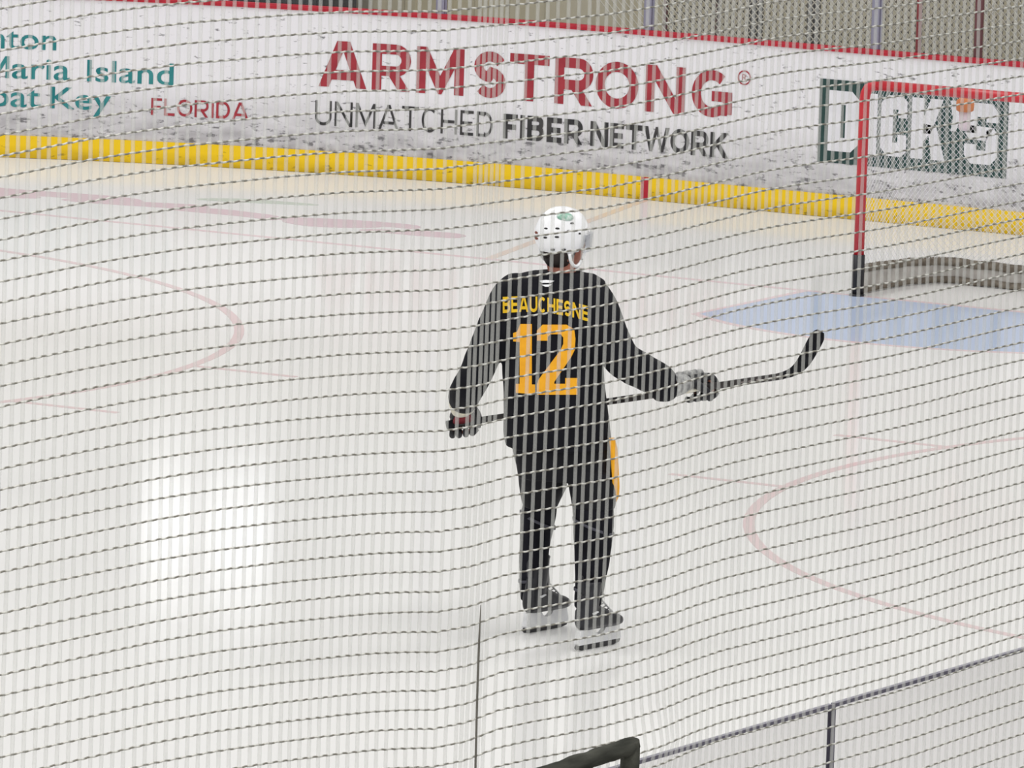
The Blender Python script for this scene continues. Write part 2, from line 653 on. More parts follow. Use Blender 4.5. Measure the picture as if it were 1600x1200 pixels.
def stroke_text(txt, sw, gap=.14, spans=None):
    """List of (verts, faces, stroke number) in cap-height units; spans gives each letter its own start and end."""
    out = []
    x = 0
    for i, ch in enumerate(txt):
        if spans:
            a, e = spans[i]
            w = e - a
        else:
            w = CAPW[ch] if ch != 'I' else max(sw, .2)
            a = x
            x += w + gap
        for k, (vs, fs) in enumerate(stroke_geo(ch, w, sw)):
            out.append(([(a + vx, vy) for vx, vy in vs], fs, k))
    return out

# ================================================================== the rink
RC = 8.53                       # corner radius
XC, YC = -12.95 + RC, 3.35 - RC


def B(s, z, off=0.0):
    """Point on the end boards: s runs along the face, off is how far it stands out over the ice."""
    if s >= XC:
        return Vector((s, 3.35 - off, z))
    th = PI / 2 + (XC - s) / RC
    th = min(th, PI)
    return Vector((XC + (RC - off) * math.cos(th), YC + (RC - off) * math.sin(th), z))


S0, S1 = -13.5, 7.0
SS = [S0 + (S1 - S0) * i / 120 for i in range(121)]


def board_strip(name, z0, z1, o0, o1, m, parent=None, s0=S0, s1=S1, round_top=False, **props):
    bm = bmesh.new()
    rings = []
    n = max(2, int((s1 - s0) / 0.17))
    for i in range(n + 1):
        s = s0 + (s1 - s0) * i / n
        if round_top:
            h = (z1 - z0)
            rings.append([B(s, z0, o0), B(s, z0, o1), B(s, z0 + h * .6, o1), B(s, z1, o1 - (o1 - o0) * .25), B(s, z1, o0 + (o1 - o0) * .25), B(s, z0 + h * .6, o0)])
        else:
            rings.append([B(s, z0, o0), B(s, z0, o1), B(s, z1, o1), B(s, z1, o0)])
    add_rings(bm, rings)
    return obj(name, bm, m, parent, **props)


# ice sheet
bm = bmesh.new()
outl = [(-12.95, -60), (12.95, -60), (12.95, YC)]
for i in range(17):
    th = i / 16 * PI / 2
    outl.append((-XC + RC * math.cos(th), YC + RC * math.sin(th)))
for i in range(17):
    th = PI / 2 + i / 16 * PI / 2
    outl.append((XC + RC * math.cos(th), YC + RC * math.sin(th)))
add_prism(bm, outl, -0.04, 0.0, lambda x, y, z: Vector((x, y, z)))
floor = obj('floor', bm, M['ice'], kind='structure')

bm = bmesh.new()
add_box(bm, (-30, -60, -0.12), (30, 7.2, -0.05))
obj('floor_outer', bm, M['concrete'], kind='structure')


def paint(name, poly, m, z=0.0015, parent=floor, **props):
    bm = bmesh.new()
    add_prism(bm, poly, 0.0002, z, lambda x, y, zz: Vector((x, y, zz)))
    return obj(name, bm, m, parent, **props)


def ring_mark(name, c, r, w, a0, a1, m, z=0.002, parent=floor, **props):
    bm = bmesh.new()
    n = max(8, int(abs(a1 - a0) * 24))
    rings = []
    for i in range(n + 1):
        a = a0 + (a1 - a0) * i / n
        d = Vector((math.cos(a), math.sin(a), 0))
        cc = Vector((c[0], c[1], 0))
        rings.append([cc + d * (r - w / 2) + Vector((0, 0, .0002)), cc + d * (r + w / 2) + Vector((0, 0, .0002)),
                      cc + d * (r + w / 2) + Vector((0, 0, z)), cc + d * (r - w / 2) + Vector((0, 0, z))])
    add_rings(bm, rings, True, abs(a1 - a0) < 6.2)
    return obj(name, bm, m, parent, **props)


# goal crease: light blue with a thin red outline
R6 = 1.83
ys = -1.37
xa = 1.22

a0 = math.atan2(ys, -xa)
a1 = math.atan2(ys, xa)
arcpts = [(R6 * math.cos(a0 + (a1 - a0) * i / 20), R6 * math.sin(a0 + (a1 - a0) * i / 20)) for i in range(21)]
crease = paint('goal_crease', [(-xa, -0.03)] + arcpts + [(xa, -0.03)], M['ice_blue'], 0.0012, label='light blue goal crease')
bm = bmesh.new()
line = [(-xa, -0.03)] + arcpts + [(xa, -0.03)]
rings = []
for i, (x, y) in enumerate(line):
    d = Vector((x, y, 0)).normalized() * 0.05 if 0 < i < len(line) - 1 else Vector((-0.05 if x < 0 else .05, 0, 0))
    p = Vector((x, y, 0))
    rings.append([p + Vector((0, 0, .0002)), p + d + Vector((0, 0, .0002)), p + d + Vector((0, 0, .002)), p + Vector((0, 0, .002))])
add_rings(bm, rings)
obj('crease_outline', bm, M['ice_goal_line'], crease)
paint('goal_line', [(-11.6, -0.03), (11.6, -0.03), (11.6, 0.03), (-11.6, 0.03)], M['ice_goal_line'], 0.0016)
for sx in (-1, 1):
    paint('trapezoid_line', [(sx * 3.32, 0.03), (sx * 3.38, 0.03), (sx * 4.12, 3.33), (sx * 4.06, 3.33)][::sx], M['ice_orange'], 0.0016)
for sx in (-1, 1):
    c = (sx * 6.7, -6.1)
    fc = ring_mark('faceoff_circle', c, 4.545, 0.055, 0, 2 * PI, M['ice_red'],
                   label='%s faceoff circle, thin red ring under the ice' % ('left' if sx < 0 else 'right'))
    for side in (-1, 1):
        for dy in (-0.9, 0.9):
            x0 = c[0] + side * 4.48
            x1 = x0 + side * 0.62
            paint('hash_mark', [(min(x0, x1), c[1] + dy - .027), (max(x0, x1), c[1] + dy - .027),
                                (max(x0, x1), c[1] + dy + .027), (min(x0, x1), c[1] + dy + .027)], M['ice_red'], 0.0022, fc)
    ring_mark('faceoff_spot', c, 0.15, 0.3, 0, 2 * PI, M['ice_red'], 0.0018, fc)


def blot(name, pts, w, m):
    """Long worn brush of paint under the ice."""
    bm = bmesh.new()
    pts = smooth_path(pts, 5)
    n = len(pts)
    up_, dn = [], []
    for i, (x, y) in enumerate(pts):
        t = i / (n - 1)
        h = w * (0.25 + 0.75 * math.sin(PI * t) ** 0.6) * (0.85 + 0.3 * noise.noise(Vector((x * 2.1, y, 3))))
        up_.append((x, y + h / 2))
        dn.append((x, y - h / 2))
    blot.z += 0.0002
    add_prism(bm, dn + up_[::-1], 0.0002, blot.z, lambda x, y, z: Vector((x, y, z)))
    return obj(name, bm, m, floor)


blot.z = 0.0011


for pts in ([(-7.9, .95), (-7.2, .9), (-6.55, 1.02), (-6.3, .95)], [(-6.75, .78), (-6.4, .86), (-6.0, .98), (-5.85, .95)],
            [(-6.0, .84), (-5.75, .9), (-5.4, .88), (-5.25, .8)], [(-5.35, .86), (-5.0, .95), (-4.55, 1.06), (-4.4, 1.02)],
            [(-4.62, .72), (-4.35, .8), (-4.1, .84), (-3.98, .82)], [(-5.2, .8), (-4.9, .78), (-4.6, .92)],
            [(-7.7, .62), (-7.3, .7), (-6.9, .72)]):
    blot('ice_advert', pts, 0.30, M['ice_pink'])
blot('ice_advert_green', [(-6.15, 1.38), (-5.9, 1.5), (-5.45, 1.62)], 0.2, M['ice_green'])

# end boards
boards = board_strip('dasher_board', 0.0, 1.03, -0.06, 0.0, M['board'])
tag(boards, 'white end boards behind the goal with red cap, yellow kick plate and adverts', 'boards')
kick = board_strip('kick_plate', 0.002, 0.143, 0.0005, 0.010, M['kick'], boards, label='yellow kick plate along the foot of the boards')
board_strip('cap_rail', 1.025, 1.055, -0.075, 0.012, M['cap'], boards, round_top=True, label='red cap rail along the top of the boards')
board_strip('trapezoid_tick', 0.004, 0.143, 0.0095, 0.0125, M['cap'], kick, -4.122, -4.072, label='red tick on the yellow kick plate')


def board_text(name, txt, m, z0, cap_h, s0=None, s1=None, width=None, bold=0.0, off=0.003, shear=0.0, spacing=1.0, label=None, fit=None):
    vs, fs = text_geo(txt, bold, spacing)
    capv, _ = text_geo('H', bold)
    h = max(v[1] for v in capv)
    b0 = min(v[1] for v in capv)
    xs0, xs1 = min(v[0] for v in vs), max(v[0] for v in vs)
    k = cap_h / (h - b0)
    if fit:
        kx = fit
    elif s0 is not None and s1 is not None:
        kx = (s1 - s0) / (xs1 - xs0)
    else:
        kx = k
    if s0 is None:
        s0 = s1 - kx * (xs1 - xs0)
    vs = [(s0 + (x - xs0) * kx + shear * (y - b0) * k, z0 + (y - b0) * k) for x, y in vs]
    vs, fs = split_long(vs, fs, 0.22)
    bm = bmesh.new()
    a = [bm.verts.new(B(x, z, off)) for x, z in vs]
    for f in fs:
        bm.faces.new([a[i] for i in f])
    me_o = obj(name, bm, m, boards)
    if label:
        me_o['label'] = label
    return me_o


def poly_sign(name, polys, m, off, parent, label=None, thick=0.002):
    bm = bmesh.new()
    for p in polys:
        add_prism(bm, p, off, off + thick, lambda x, z, o: B(x, z, o))
    o = obj(name, bm, m, parent)
    if label:
        o['label'] = label
    return o


def board_caps(txt, m, z0, cap_h, s0, s1, sw, label, gap=.14, spans=None, lean=0.0):
    if spans:
        geo = stroke_text(txt, sw, spans=[((a - s0) / cap_h, (b - s0) / cap_h) for a, b in spans])
        kx = cap_h
    else:
        geo = stroke_text(txt, sw, gap)
        kx = (s1 - s0) / max(v[0] for g in geo for v in g[0])
    bm = bmesh.new()
    for vs, fs, k in geo:
        vs, fs = split_long([(s0 + x * kx + lean * y * cap_h, z0 + y * cap_h) for x, y in vs], fs, 0.2)
        a = [bm.verts.new(B(x, z, .003 + .0004 * k)) for x, z in vs]
        for f in fs:
            bm.faces.new([a[i] for i in f])
    return obj('advert_lettering', bm, m, boards, label=label)


board_caps('ARMSTRONG', M['red_letter'], 0.552, 0.293, -6.354, -3.512, .215, 'big red ARMSTRONG lettering',
           spans=[(-6.354, -6.040), (-6.003, -5.745), (-5.705, -5.385), (-5.316, -5.098), (-5.072, -4.800), (-4.758, -4.490), (-4.472, -4.170), (-4.120, -3.842), (-3.794, -3.512)])
board_caps('UNMATCHED', M['black_letter'], 0.306, 0.156, -6.372, -5.178, .115, 'thin black UNMATCHED lettering', .17)
board_caps('FIBER', M['black_letter'], 0.306, 0.155, -5.105, -4.552, .215, 'bold black FIBER lettering', .13)
board_caps('NETWORK', M['black_letter'], 0.306, 0.155, -4.498, -3.524, .215, 'bold black NETWORK lettering', .10)
board_caps('FLORIDA', M['red_letter'], 0.311, 0.108, -7.441, -6.808, .15, 'small red FLORIDA lettering', .14)
KX = 0.256
board_text('advert_lettering', 'radenton', M['teal_letter'], 0.694, 0.137, s1=-8.059, bold=0.008, fit=.238, label='teal lettering, top line ending in nton')
board_text('advert_lettering', 'Island', M['teal_letter'], 0.506, 0.137, s1=-7.302, bold=0.009, fit=KX, label='teal word Island')
board_text('advert_lettering', 'aria', M['teal_letter'], 0.506, 0.137, s1=-7.968, bold=0.009, fit=KX, label='teal letters aria')
board_caps('M', M['teal_letter'], 0.506, 0.139, -8.52, -8.355, .17, 'teal capital M cut by the left edge', spans=[(-8.52, -8.355)])
board_text('advert_lettering', 'Key', M['teal_letter'], 0.325, 0.137, s1=-7.700, bold=0.009, fit=KX, label='teal word Key')
board_text('advert_lettering', 'ongboat', M['teal_letter'], 0.325, 0.137, s1=-8.150, bold=0.009, fit=KX, label='teal word ending in oat')
# registered mark: a ring with an R
bm = bmesh.new()
rings = []
for i in range(24):
    a = 2 * PI * i / 24
    rings.append([B(-3.431 + r * math.cos(a), 0.815 + r * math.sin(a), o) for r, o in ((0.038, .003), (0.046, .003), (0.046, .005), (0.038, .005))])
rings.append(rings[0])
add_rings(bm, rings, True, False)
obj('registered_ring', bm, M['red_letter'], boards)
board_text('registered_letter', 'R', M['red_letter'], 0.792, 0.045, s0=-3.447, s1=-3.413, bold=0.0)

# green sign with white block letters
G = [(-2.905, 0.338), (-1.616, 0.338), (-1.616, 0.852), (-2.905, 0.852)]
sign = poly_sign('advert_panel', [G], M['sign_green'], 0.002, boards, 'dark green advert panel with white block letters')
zb, zt = 0.412, 0.786


def rect(a, b, c, d):
    return [(a, c), (b, c), (b, d), (a, d)]


dk = []
# D
dk += [rect(-2.838, -2.752, zb, zt), [(-2.752, zt - .085), (-2.722, zt - .085), (-2.722, zt), (-2.752, zt)],
       [(-2.752, zb), (-2.722, zb), (-2.722, zb + .085), (-2.752, zb + .085)],
       [(-2.722, zb), (-2.68, zb), (-2.618, zb + .06), (-2.618, zt - .06), (-2.68, zt), (-2.722, zt)]]
# I
dk += [rect(-2.588, -2.503, zb, zt)]
# C
dk += [[(-2.478, zb + .05), (-2.43, zb), (-2.395, zb), (-2.395, zt), (-2.43, zt), (-2.478, zt - .05)],
       [(-2.395, zt - .085), (-2.36, zt - .085), (-2.30, zt - .085), (-2.30, zt - .03), (-2.335, zt), (-2.395, zt)],
       rect(-2.36, -2.30, zt - .135, zt - .085), rect(-2.36, -2.30, zb + .085, zb + .135),
       [(-2.395, zb), (-2.335, zb), (-2.30, zb + .03), (-2.30, zb + .085), (-2.395, zb + .085)]]
# K
dk += [rect(-2.268, -2.185, zb, zt), [(-2.185, .57), (-2.135, .57), (-2.055, zt), (-2.14, zt), (-2.185, .67)],
       [(-2.185, .63), (-2.185, .52), (-2.15, .56), (-2.125, zb), (-2.035, zb), (-2.10, .62)]]
# apostrophe
dk += [[(-1.995, .70), (-1.93, .70), (-1.93, zt), (-2.005, zt)], [(-2.0, .60), (-1.965, .60), (-1.93, .70), (-1.985, .70)]]
# S
x0, x1 = -1.905, -1.68
dk += [[(x0, zt - .05), (x0 + .045, zt), (x1 - .045, zt), (x1, zt - .05), (x1, zt - .115), (x1 - .08, zt - .115), (x1 - .08, zt - .085), (x0 + .08, zt - .085), (x0, zt - .085)],
       rect(x0, x0 + .08, .60, zt - .085), [(x0, .60), (x0 + .03, .565), (x1 - .08, .555), (x1 - .03, .64), (x0 + .08, .645), (x0, .645)],
       [(x1 - .08, zb + .085), (x1, zb + .085), (x1, .60), (x1 - .03, .64), (x1 - .08, .62)],
       [(x0, zb + .05), (x0 + .045, zb), (x1 - .045, zb), (x1, zb + .05), (x1, zb + .085), (x0, zb + .085)],
       rect(x0, x0 + .08, zb + .085, zb + .12)]
poly_sign('block_letters', dk, M['sign_white'], 0.0045, sign, "white block lettering DICK'S")

# glass and supports above the end boards
POST_S = [-8.4, -7.0, -5.571, -4.138, -2.557, -1.15, 0.25, 1.65]
names = {-5.571: 'grey upright glass support above the A of the big red lettering',
         -4.138: 'grey upright glass support above the N of the big red lettering',
         -2.557: 'grey upright glass support above the left end of the green sign'}
for s in POST_S[1:-1]:
    bm = bmesh.new()
    a = B(s, 1.05, -0.05)
    t = (B(s + .01, 1, -.05) - B(s - .01, 1, -.05)).normalized()
    n_ = Vector((-t.y, t.x, 0))
    mt = Matrix((t, n_, Vector((0, 0, 1)))).transposed().to_4x4()
    mt.translation = a
    add_box(bm, (-0.023, -0.018, 0.003), (0.023, 0.018, 1.9), mt)
    add_box(bm, (-0.036, -0.006, 0.003), (0.036, 0.006, 1.9), mt)
    if s in names:
        o = obj('glass_support', bm, M['steel'])
        tag(o, names[s], 'post', 'glass supports on the end boards')
    else:
        bm.free()
pl = {-7.0: 'clear end glass pane left of the support above the A', -5.571: 'clear end glass pane between the supports above the A and the N',
      -4.138: 'clear end glass pane left of the goal sign, right of the support above the N', -2.557: 'clear end glass pane above the goal, at the right edge'}
for a, b in zip(POST_S, POST_S[1:]):
    if a not in pl:
        continue
    bm = bmesh.new()
    rings = []
    for i in range(7):
        s = a + 0.038 + (b - a - 0.076) * i / 6
        rings.append([B(s, 1.056, -0.045), B(s, 1.056, -0.057), B(s, 2.9, -0.057), B(s, 2.9, -0.045)])
    add_rings(bm, rings)
    tag(obj('rink_shield', bm, M['glass']), pl[a], 'glass', 'end glass panes')

# protective netting hung behind the end glass
bm = bmesh.new()
p = 0.046
ny = int(7.0 / p)
for i in range(ny):
    x = -4.35 + i * p
    for sgn in (-1, 1):
        z0, z1 = 0.75, 2.6
        L_ = (z1 - z0)
        add_tube(bm, [(x, 3.9, z0), (x + sgn * L_, 3.9, z1)], 0.0042, 4, False)
end_net = obj('safety_net', bm, M['far_cord'])
tag(end_net, 'pale diamond mesh safety net hung behind the end glass, above the red cap rail', 'net')
bm = bmesh.new()
for i in range(ny):
    for j in range(0, 40, 1):
        x, z = -4.35 + i * p + (p / 2 if j % 2 else 0), 0.75 + j * p / 2
        if 0.8 < z < 1.5 and -4.3 < x < -0.5:
            add_box(bm, (x - .009, 3.905, z - .009), (x + .009, 3.915, z + .009))
obj('net_knots', bm, M['far_knot'], end_net, kind='stuff')

# things standing behind the boards
def pole(name, x, y, r, m, label, h=2.8, square=False):
    bm = bmesh.new()
    if square:
        add_box(bm, (x - r, y - r, -0.05), (x + r, y + r, h))
    else:
        add_tube(bm, [(x, y, -0.05), (x, y, h)], r, 12)
        add_tube(bm, [(x, y, -0.05), (x, y, -0.03)], r * 2.2, 12)
    tag(obj(name, bm, m, smooth=False), label, 'pole', 'poles behind the end boards')


pole('pole', -2.419, 3.7, 0.017, M['pole_red'], 'thin bright red pole behind the end glass')
pole('pole', -2.009, 3.7, 0.028, M['pole_maroon'], 'thicker maroon pole behind the end glass, rightmost')
pole('pole', -3.859, 4.3, 0.034, M['pole_dark'], 'dark grey pole behind the end net, nearer the big G', square=True)
pole('pole', -3.452, 4.3, 0.032, M['pole_dark'], 'dark grey pole behind the end net, left of the green sign', square=True)
pole('pole', -4.131, 4.3, 0.014, M['pole_mauve'], 'thin dull mauve pole behind the end net, right of the big N')
pole('pole', -4.50, 4.3, 0.014, M['pole_maroon'], 'thin dull maroon pole just right of the support above the N')

bm = bmesh.new()
add_box(bm, (-10.6, 6.3, -0.05), (-8.16, 6.75, 1.6))
cab = obj('storage_cabinet', bm, M['dark_panel'])
tag(cab, 'dark charcoal cabinet behind the boards, upper left of the big A', 'cabinet')
bm = bmesh.new()
for k in range(5):
    add_box(bm, (-10.55 + k * .48, 6.28, 0.02), (-10.12 + k * .48, 6.3, 1.56))
obj('cabinet_door', bm, M['dark_panel'], cab)

# far wall with sheet cladding (real ribs)
bm = bmesh.new()
x = -24.0
prof = []
while x < 16:
    prof += [(x, 7.0), (x + .14, 7.0), (x + .16, 6.975), (x + .24, 6.975), (x + .26, 7.0)]
    x += 0.27
rings = [[Vector((px, py, z)) for px, py in prof] for z in (-0.05, 11.0)]
add_rings(bm, rings, False, False)
obj('wall_back', bm, M['wall'], kind='structure')

win = bmesh.new()
add_box(win, (-9.90, 6.90, 2.74), (-8.74, 6.972, 2.80))
add_box(win, (-9.90, 6.90, 3.36), (-8.74, 6.972, 3.42))
for a in (-9.90, -9.435, -8.80):
    add_box(win, (a, 6.90, 2.80), (a + (.06 if a != -9.435 else .105), 6.972, 3.36))
w = obj('window_1', win, M['sign_white'], kind='structure')
for a, b in ((-9.84, -9.435), (-9.33, -8.80)):
    bm = bmesh.new()
    add_box(bm, (a, 6.93, 2.80), (b, 6.95, 3.36))
    obj('window_pane', bm, M['daylight'], w)

# ================================================================== the goal
goal = empty('goal', (0, 0, 0))
tag(goal, 'red framed hockey goal with white netting in front of the green sign', 'goal')
PR = 0.03
for sx in (-1, 1):
    bm = bmesh.new()
    pts = [(sx * .915, 0, 0.235), (sx * .915, 0, 1.13), (sx * .909, 0, 1.17), (sx * .893, 0, 1.2), (sx * .865, 0, 1.216), (sx * .83, 0, 1.22)]
    add_tube(bm, pts, PR, 14, ref=Vector((0, 1, 0)))
    post = obj('goal_post', bm, M['goal_red'], goal, True)
    bm = bmesh.new()
    add_tube(bm, [(sx * .915, 0, 0.001), (sx * .915, 0, 0.012)], [0.05, 0.045], 16)
    add_tube(bm, [(sx * .915, 0, 0.012), (sx * .915, 0, 0.238)], 0.0355, 16)
    obj('post_sleeve', bm, M['black_pad'], goal, True, label='black lower sleeve of the post')
bm = bmesh.new()
add_tube(bm, [(-.835, 0, 1.22), (0, 0, 1.22), (.835, 0, 1.22)], PR, 14)
obj('crossbar', bm, M['goal_red'], goal, True)

base = [(-.915, 0.0), (-.934, .188), (-.93, .47), (-.885, .75), (-.775, .905), (-.55, .90), (-.27, .90), (0, .90)]
base = base + [(-x, y) for x, y in base[::-1][1:]]
topc = [(-.915, 0.0), (-.915, .1), (-.90, .24), (-.84, .38), (-.70, .45), (-.46, .46), (-.23, .46), (0, .46)]
topc = topc + [(-x, y) for x, y in topc[::-1][1:]]
NU = 84
bs = smooth_path(base, 6)
ts = smooth_path(topc, 6)


def resample(pts, n):
    d = [0]
    for a, b in zip(pts, pts[1:]):
        d.append(d[-1] + math.dist(a, b))
    out = []
    k = 0
    for i in range(n + 1):
        t = d[-1] * i / n
        while k < len(d) - 2 and d[k + 1] < t:
            k += 1
        f = (t - d[k]) / max(1e-9, d[k + 1] - d[k])
        out.append(tuple(a + (b - a) * f for a, b in zip(pts[k], pts[k + 1])))
    return out


bs = resample(bs, NU)
ts = resample(ts, NU)
NV = 30


def net_pt(i, j):
    u = min(max(i, 0), NU)
    t = j / NV
    b, c = bs[u], ts[u]
    bul = 0.05 * math.sin(PI * t)
    x = b[0] + (c[0] - b[0]) * t
    y = b[1] + (c[1] - b[1]) * t ** 1.3 + bul * min(1, b[1] * 2)
    return Vector((x, y, 0.03 + 1.15 * t))


bm = bmesh.new()
for i in range(NU):
    for j in range(NV):
        if (i + j) % 2:
            continue
        for (a, b) in (((i, j), (i + 1, j + 1)), ((i + 1, j), (i, j + 1)) if False else ((i, j), (i + 1, j - 1))):
            if b[1] < 0:
                continue
            add_tube(bm, [net_pt(*a), net_pt(*b)], 0.0014, 4, False)
    for j in range(NV):
        if (i + j) % 2 == 1:
            add_tube(bm, [net_pt(i, j), net_pt(i + 1, j + 1)], 0.0014, 4, False)
            if j > 0:
                add_tube(bm, [net_pt(i, j), net_pt(i + 1, j - 1)], 0.0014, 4, False)
# roof of the net: crossbar back to the top shelf
for i in range(2, NU - 1, 2):
    c = ts[i]
    add_tube(bm, [(max(-.9, min(.9, c[0])), 0.0, 1.195), (c[0], max(.02, c[1]), 1.18)], 0.0014, 4, False)
for k in range(1, 9):
    f = k / 9
    add_tube(bm, [(ts[i][0], ts[i][1] * f, 1.19 - .01 * f) for i in range(0, NU + 1, 4)], 0.0014, 4, False)
obj('goal_netting', bm, M['white_cord'], goal)

# canvas skirt round the foot of the net, with rope at both edges
bm = bmesh.new()
rings = []
for i in range(1, NU):
    x, y = bs[i]
    x2, y2 = bs[min(i + 1, NU)]
    x1, y1 = bs[i - 1]
    t = Vector((x2 - x1, y2 - y1, 0)).normalized()
    n_ = Vector((t.y, -t.x, 0))
    w_ = 0.006 * noise.noise(Vector((i * .4, 0, 0)))
    p = Vector((x, y, 0)) + n_ * (0.012 + w_)
    q = Vector((x, y, 0)) - n_ * (0.012 + w_)
    hh = 0.172 - 0.03 * max(0, math.sin(PI * i / NU)) + 0.008 * noise.noise(Vector((i * .3, 5, 0)))
    rings.append([p + Vector((0, 0, .004)), q + Vector((0, 0, .004)), q + Vector((0, 0, hh)), p + Vector((0, 0, hh))])
add_rings(bm, rings)
sk = obj('net_skirt', bm, M['skirt'], goal, label='grey canvas skirt round the foot of the net')
for hz, rr in ((0.024, 0.021), (0.152, 0.026)):
    bm = bmesh.new()
    pts = []
    for i in range(1, NU):
        drop = 0.03 * max(0, math.sin(PI * i / NU)) if hz > .1 else 0
        pts.append((bs[i][0], bs[i][1] - .012, hz - drop + 0.006 * noise.noise(Vector((i * .35, 9, 0)))))
    add_tube(bm, pts, rr, 8)
    obj('edge_rope', bm, M['skirt_rope'], sk, True)

# drinks bottle tucked under the net roof
bt = empty('drink_bottle', (-0.372, 0.2, 0.98))
tag(bt, 'drink bottle with orange top hanging in the goal net under the crossbar', 'bottle')
bm = bmesh.new()
prof = [(0.012, 0.0), (0.03, 0.006), (0.034, 0.03), (0.032, 0.07), (0.035, 0.11)]
add_rings(bm, [[(r * math.cos(2 * PI * k / 20), r * math.sin(2 * PI * k / 20), z) for k in range(20)] for r, z in prof])
obj('bottle_body', bm, M['bottle_white'], bt, True)
bm = bmesh.new()
prof = [(0.035, 0.11), (0.05, 0.118), (0.053, 0.15), (0.05, 0.175), (0.03, 0.19), (0.012, 0.195)]
add_rings(bm, [[(r * math.cos(2 * PI * k / 20), r * math.sin(2 * PI * k / 20), z) for k in range(20)] for r, z in prof])
obj('bottle_top', bm, M['bottle_orange'], bt, True, label='orange top')

# ================================================================== the player
# figure traced in image pixels: u to the right, v down, scaled by 1/355 m about the spot between the skates;
# d is metres in front of the figure's own upright plane (it faces away, towards the goal)
PO = (3.644, -11.762, 0.0)
KU = 355.7


def L(u, v, d=0.0):
    s = 1 + d / 41.0
    Z = (1000 - v) * s / 352.0 - 58 * d / 352.0
    X = 0.0
    for _ in range(3):
        X = ((u - 890) * s - 11.7 * Z) / KU
        Z = ((1000 - v) * s - 58 * d + 11.5 * X) / 352.0
    return Vector((X, d, Z))


def hring(v, ul, ur, dc, dh, n=28, e=2.4):
    c = L((ul + ur) / 2, v, dc)
    hx = (ur - ul) / 2 / KU
    out = []
    for k in range(n):
        a = 2 * PI * k / n
        ca, sa = math.cos(a), math.sin(a)
        out.append(c + Vector((hx * math.copysign(abs(ca) ** (2 / e), ca), dh * math.copysign(abs(sa) ** (2 / e), sa), 0)))
    return out


def limb(bm, pts, sides=18, n=5, ends=()):
    """pts: (u, v, d, radius in image pixels); ends: (point, radius) added after them"""
    q = [(*L(a[0], a[1], a[2]), a[3] / KU) for a in pts] + [(*p, r / KU) for p, r in ends]
    q = smooth_path(q, n)
    P = [Vector(a[:3]) for a in q]
    R = [a[3] for a in q]
    add_tube(bm, P, R, sides, ref=Vector((0, 1, 0)))
    add_ellipsoid(bm, P[0], (R[0],) * 3, seg=14, rows=8)


# head frame: turned to the right, about 50 degrees off the way the back faces
HF = Vector((0.78, 0.626, 0)).normalized()
HS = Vector((HF.y, -HF.x, 0))
HR = Matrix((HS, HF, Vector((0, 0, 1)))).transposed()
HC = L(880, 378, 0.045)


def hp(s, f, z):
    return HC + HR @ Vector((s, f, z))


# ---- body: one continuous skin from head to ankles
bm = bmesh.new()
add_ellipsoid(bm, hp(0, -.012, .018), (.077, .097, .108), HR, 26, 18)
add_ellipsoid(bm, hp(0, .038, -.050), (.058, .060, .070), HR, 20, 14)
add_ellipsoid(bm, hp(0, .078, -.092), (.026, .022, .022), HR, 14, 10)
add_tube(bm, [hp(0, .088, .012), hp(0, .108, -.018), hp(0, .113, -.030)], [.010, .013, .014], 10)
add_ellipsoid(bm, hp(0, .094, -.062), (.026, .012, .011), HR, 12, 8)
for sd in (-1, 1):
    add_ellipsoid(bm, hp(sd * .036, .078, .020), (.022, .013, .010), HR, 12, 8)
    add_ellipsoid(bm, hp(sd * .045, .066, -.020), (.024, .02, .018), HR, 12, 8)
    add_ellipsoid(bm, hp(sd * .080, -.006, -.012), (.010, .021, .033), HR, 14, 10)
add_tube(bm, [hp(0, -.025, -.05), L(878, 425, .035), L(876, 445, .02)], [.060, .062, .075], 18)
rings = [hring(*a) for a in ((436, 800, 935, .02, .07), (460, 790, 945, .01, .105), (520, 796, 932, .01, .12), (590, 806, 928, .02, .11),
                             (650, 806, 934, .01, .12), (700, 812, 944, 0, .125), (738, 818, 948, 0, .12))]
add_rings(bm, rings)
LARM = [(812, 466, .02, 19), (788, 500, .01, 18), (766, 540, .0, 17), (750, 572, .02, 16), (735, 604, .10, 13)]
RARM = [(912, 466, .02, 19), (938, 500, -.04, 18), (956, 540, -.09, 17), (972, 566, -.10, 16), (1020, 588, -.04, 13)]
LLEG = [(850, 715, .02, 28), (844, 760, .08, 24), (841, 800, .14, 18), (835, 860, .19, 17), (833, 905, .225, 12), (833, 938, .235, 11)]
RLEG = [(914, 715, -.01, 28), (924, 770, -.06, 24), (926, 830, -.10, 18), (924, 875, -.15, 17), (920, 920, -.19, 12), (919, 962, -.20, 11)]
for q in (LLEG, RLEG):
    limb(bm, q)


def hand_frame(c, S, W0):
    S = S.normalized()
    W = W0.normalized()
    Nn = -S.cross(W).normalized()
    return lambda s, w, n: c + S * s + W * w + Nn * n


def shaft_d(u):
    return 0.36 - 0.30 * (u - 725) / 367.0


def shaft_pt(u):
    return L(u, 660.3 - 0.1455 * (u - 725), shaft_d(u))


SDIR = (shaft_pt(1092) - shaft_pt(725)).normalized()
LH = hand_frame(shaft_pt(724), SDIR, Vector((0.0, -.75, .66)))
RH = hand_frame(shaft_pt(1086), SDIR, Vector((-.80, -.58, .06)))
FING = (-.042, -.014, .014, .041)
FLEN = (0.86, 0.98, 1.0, 0.94)


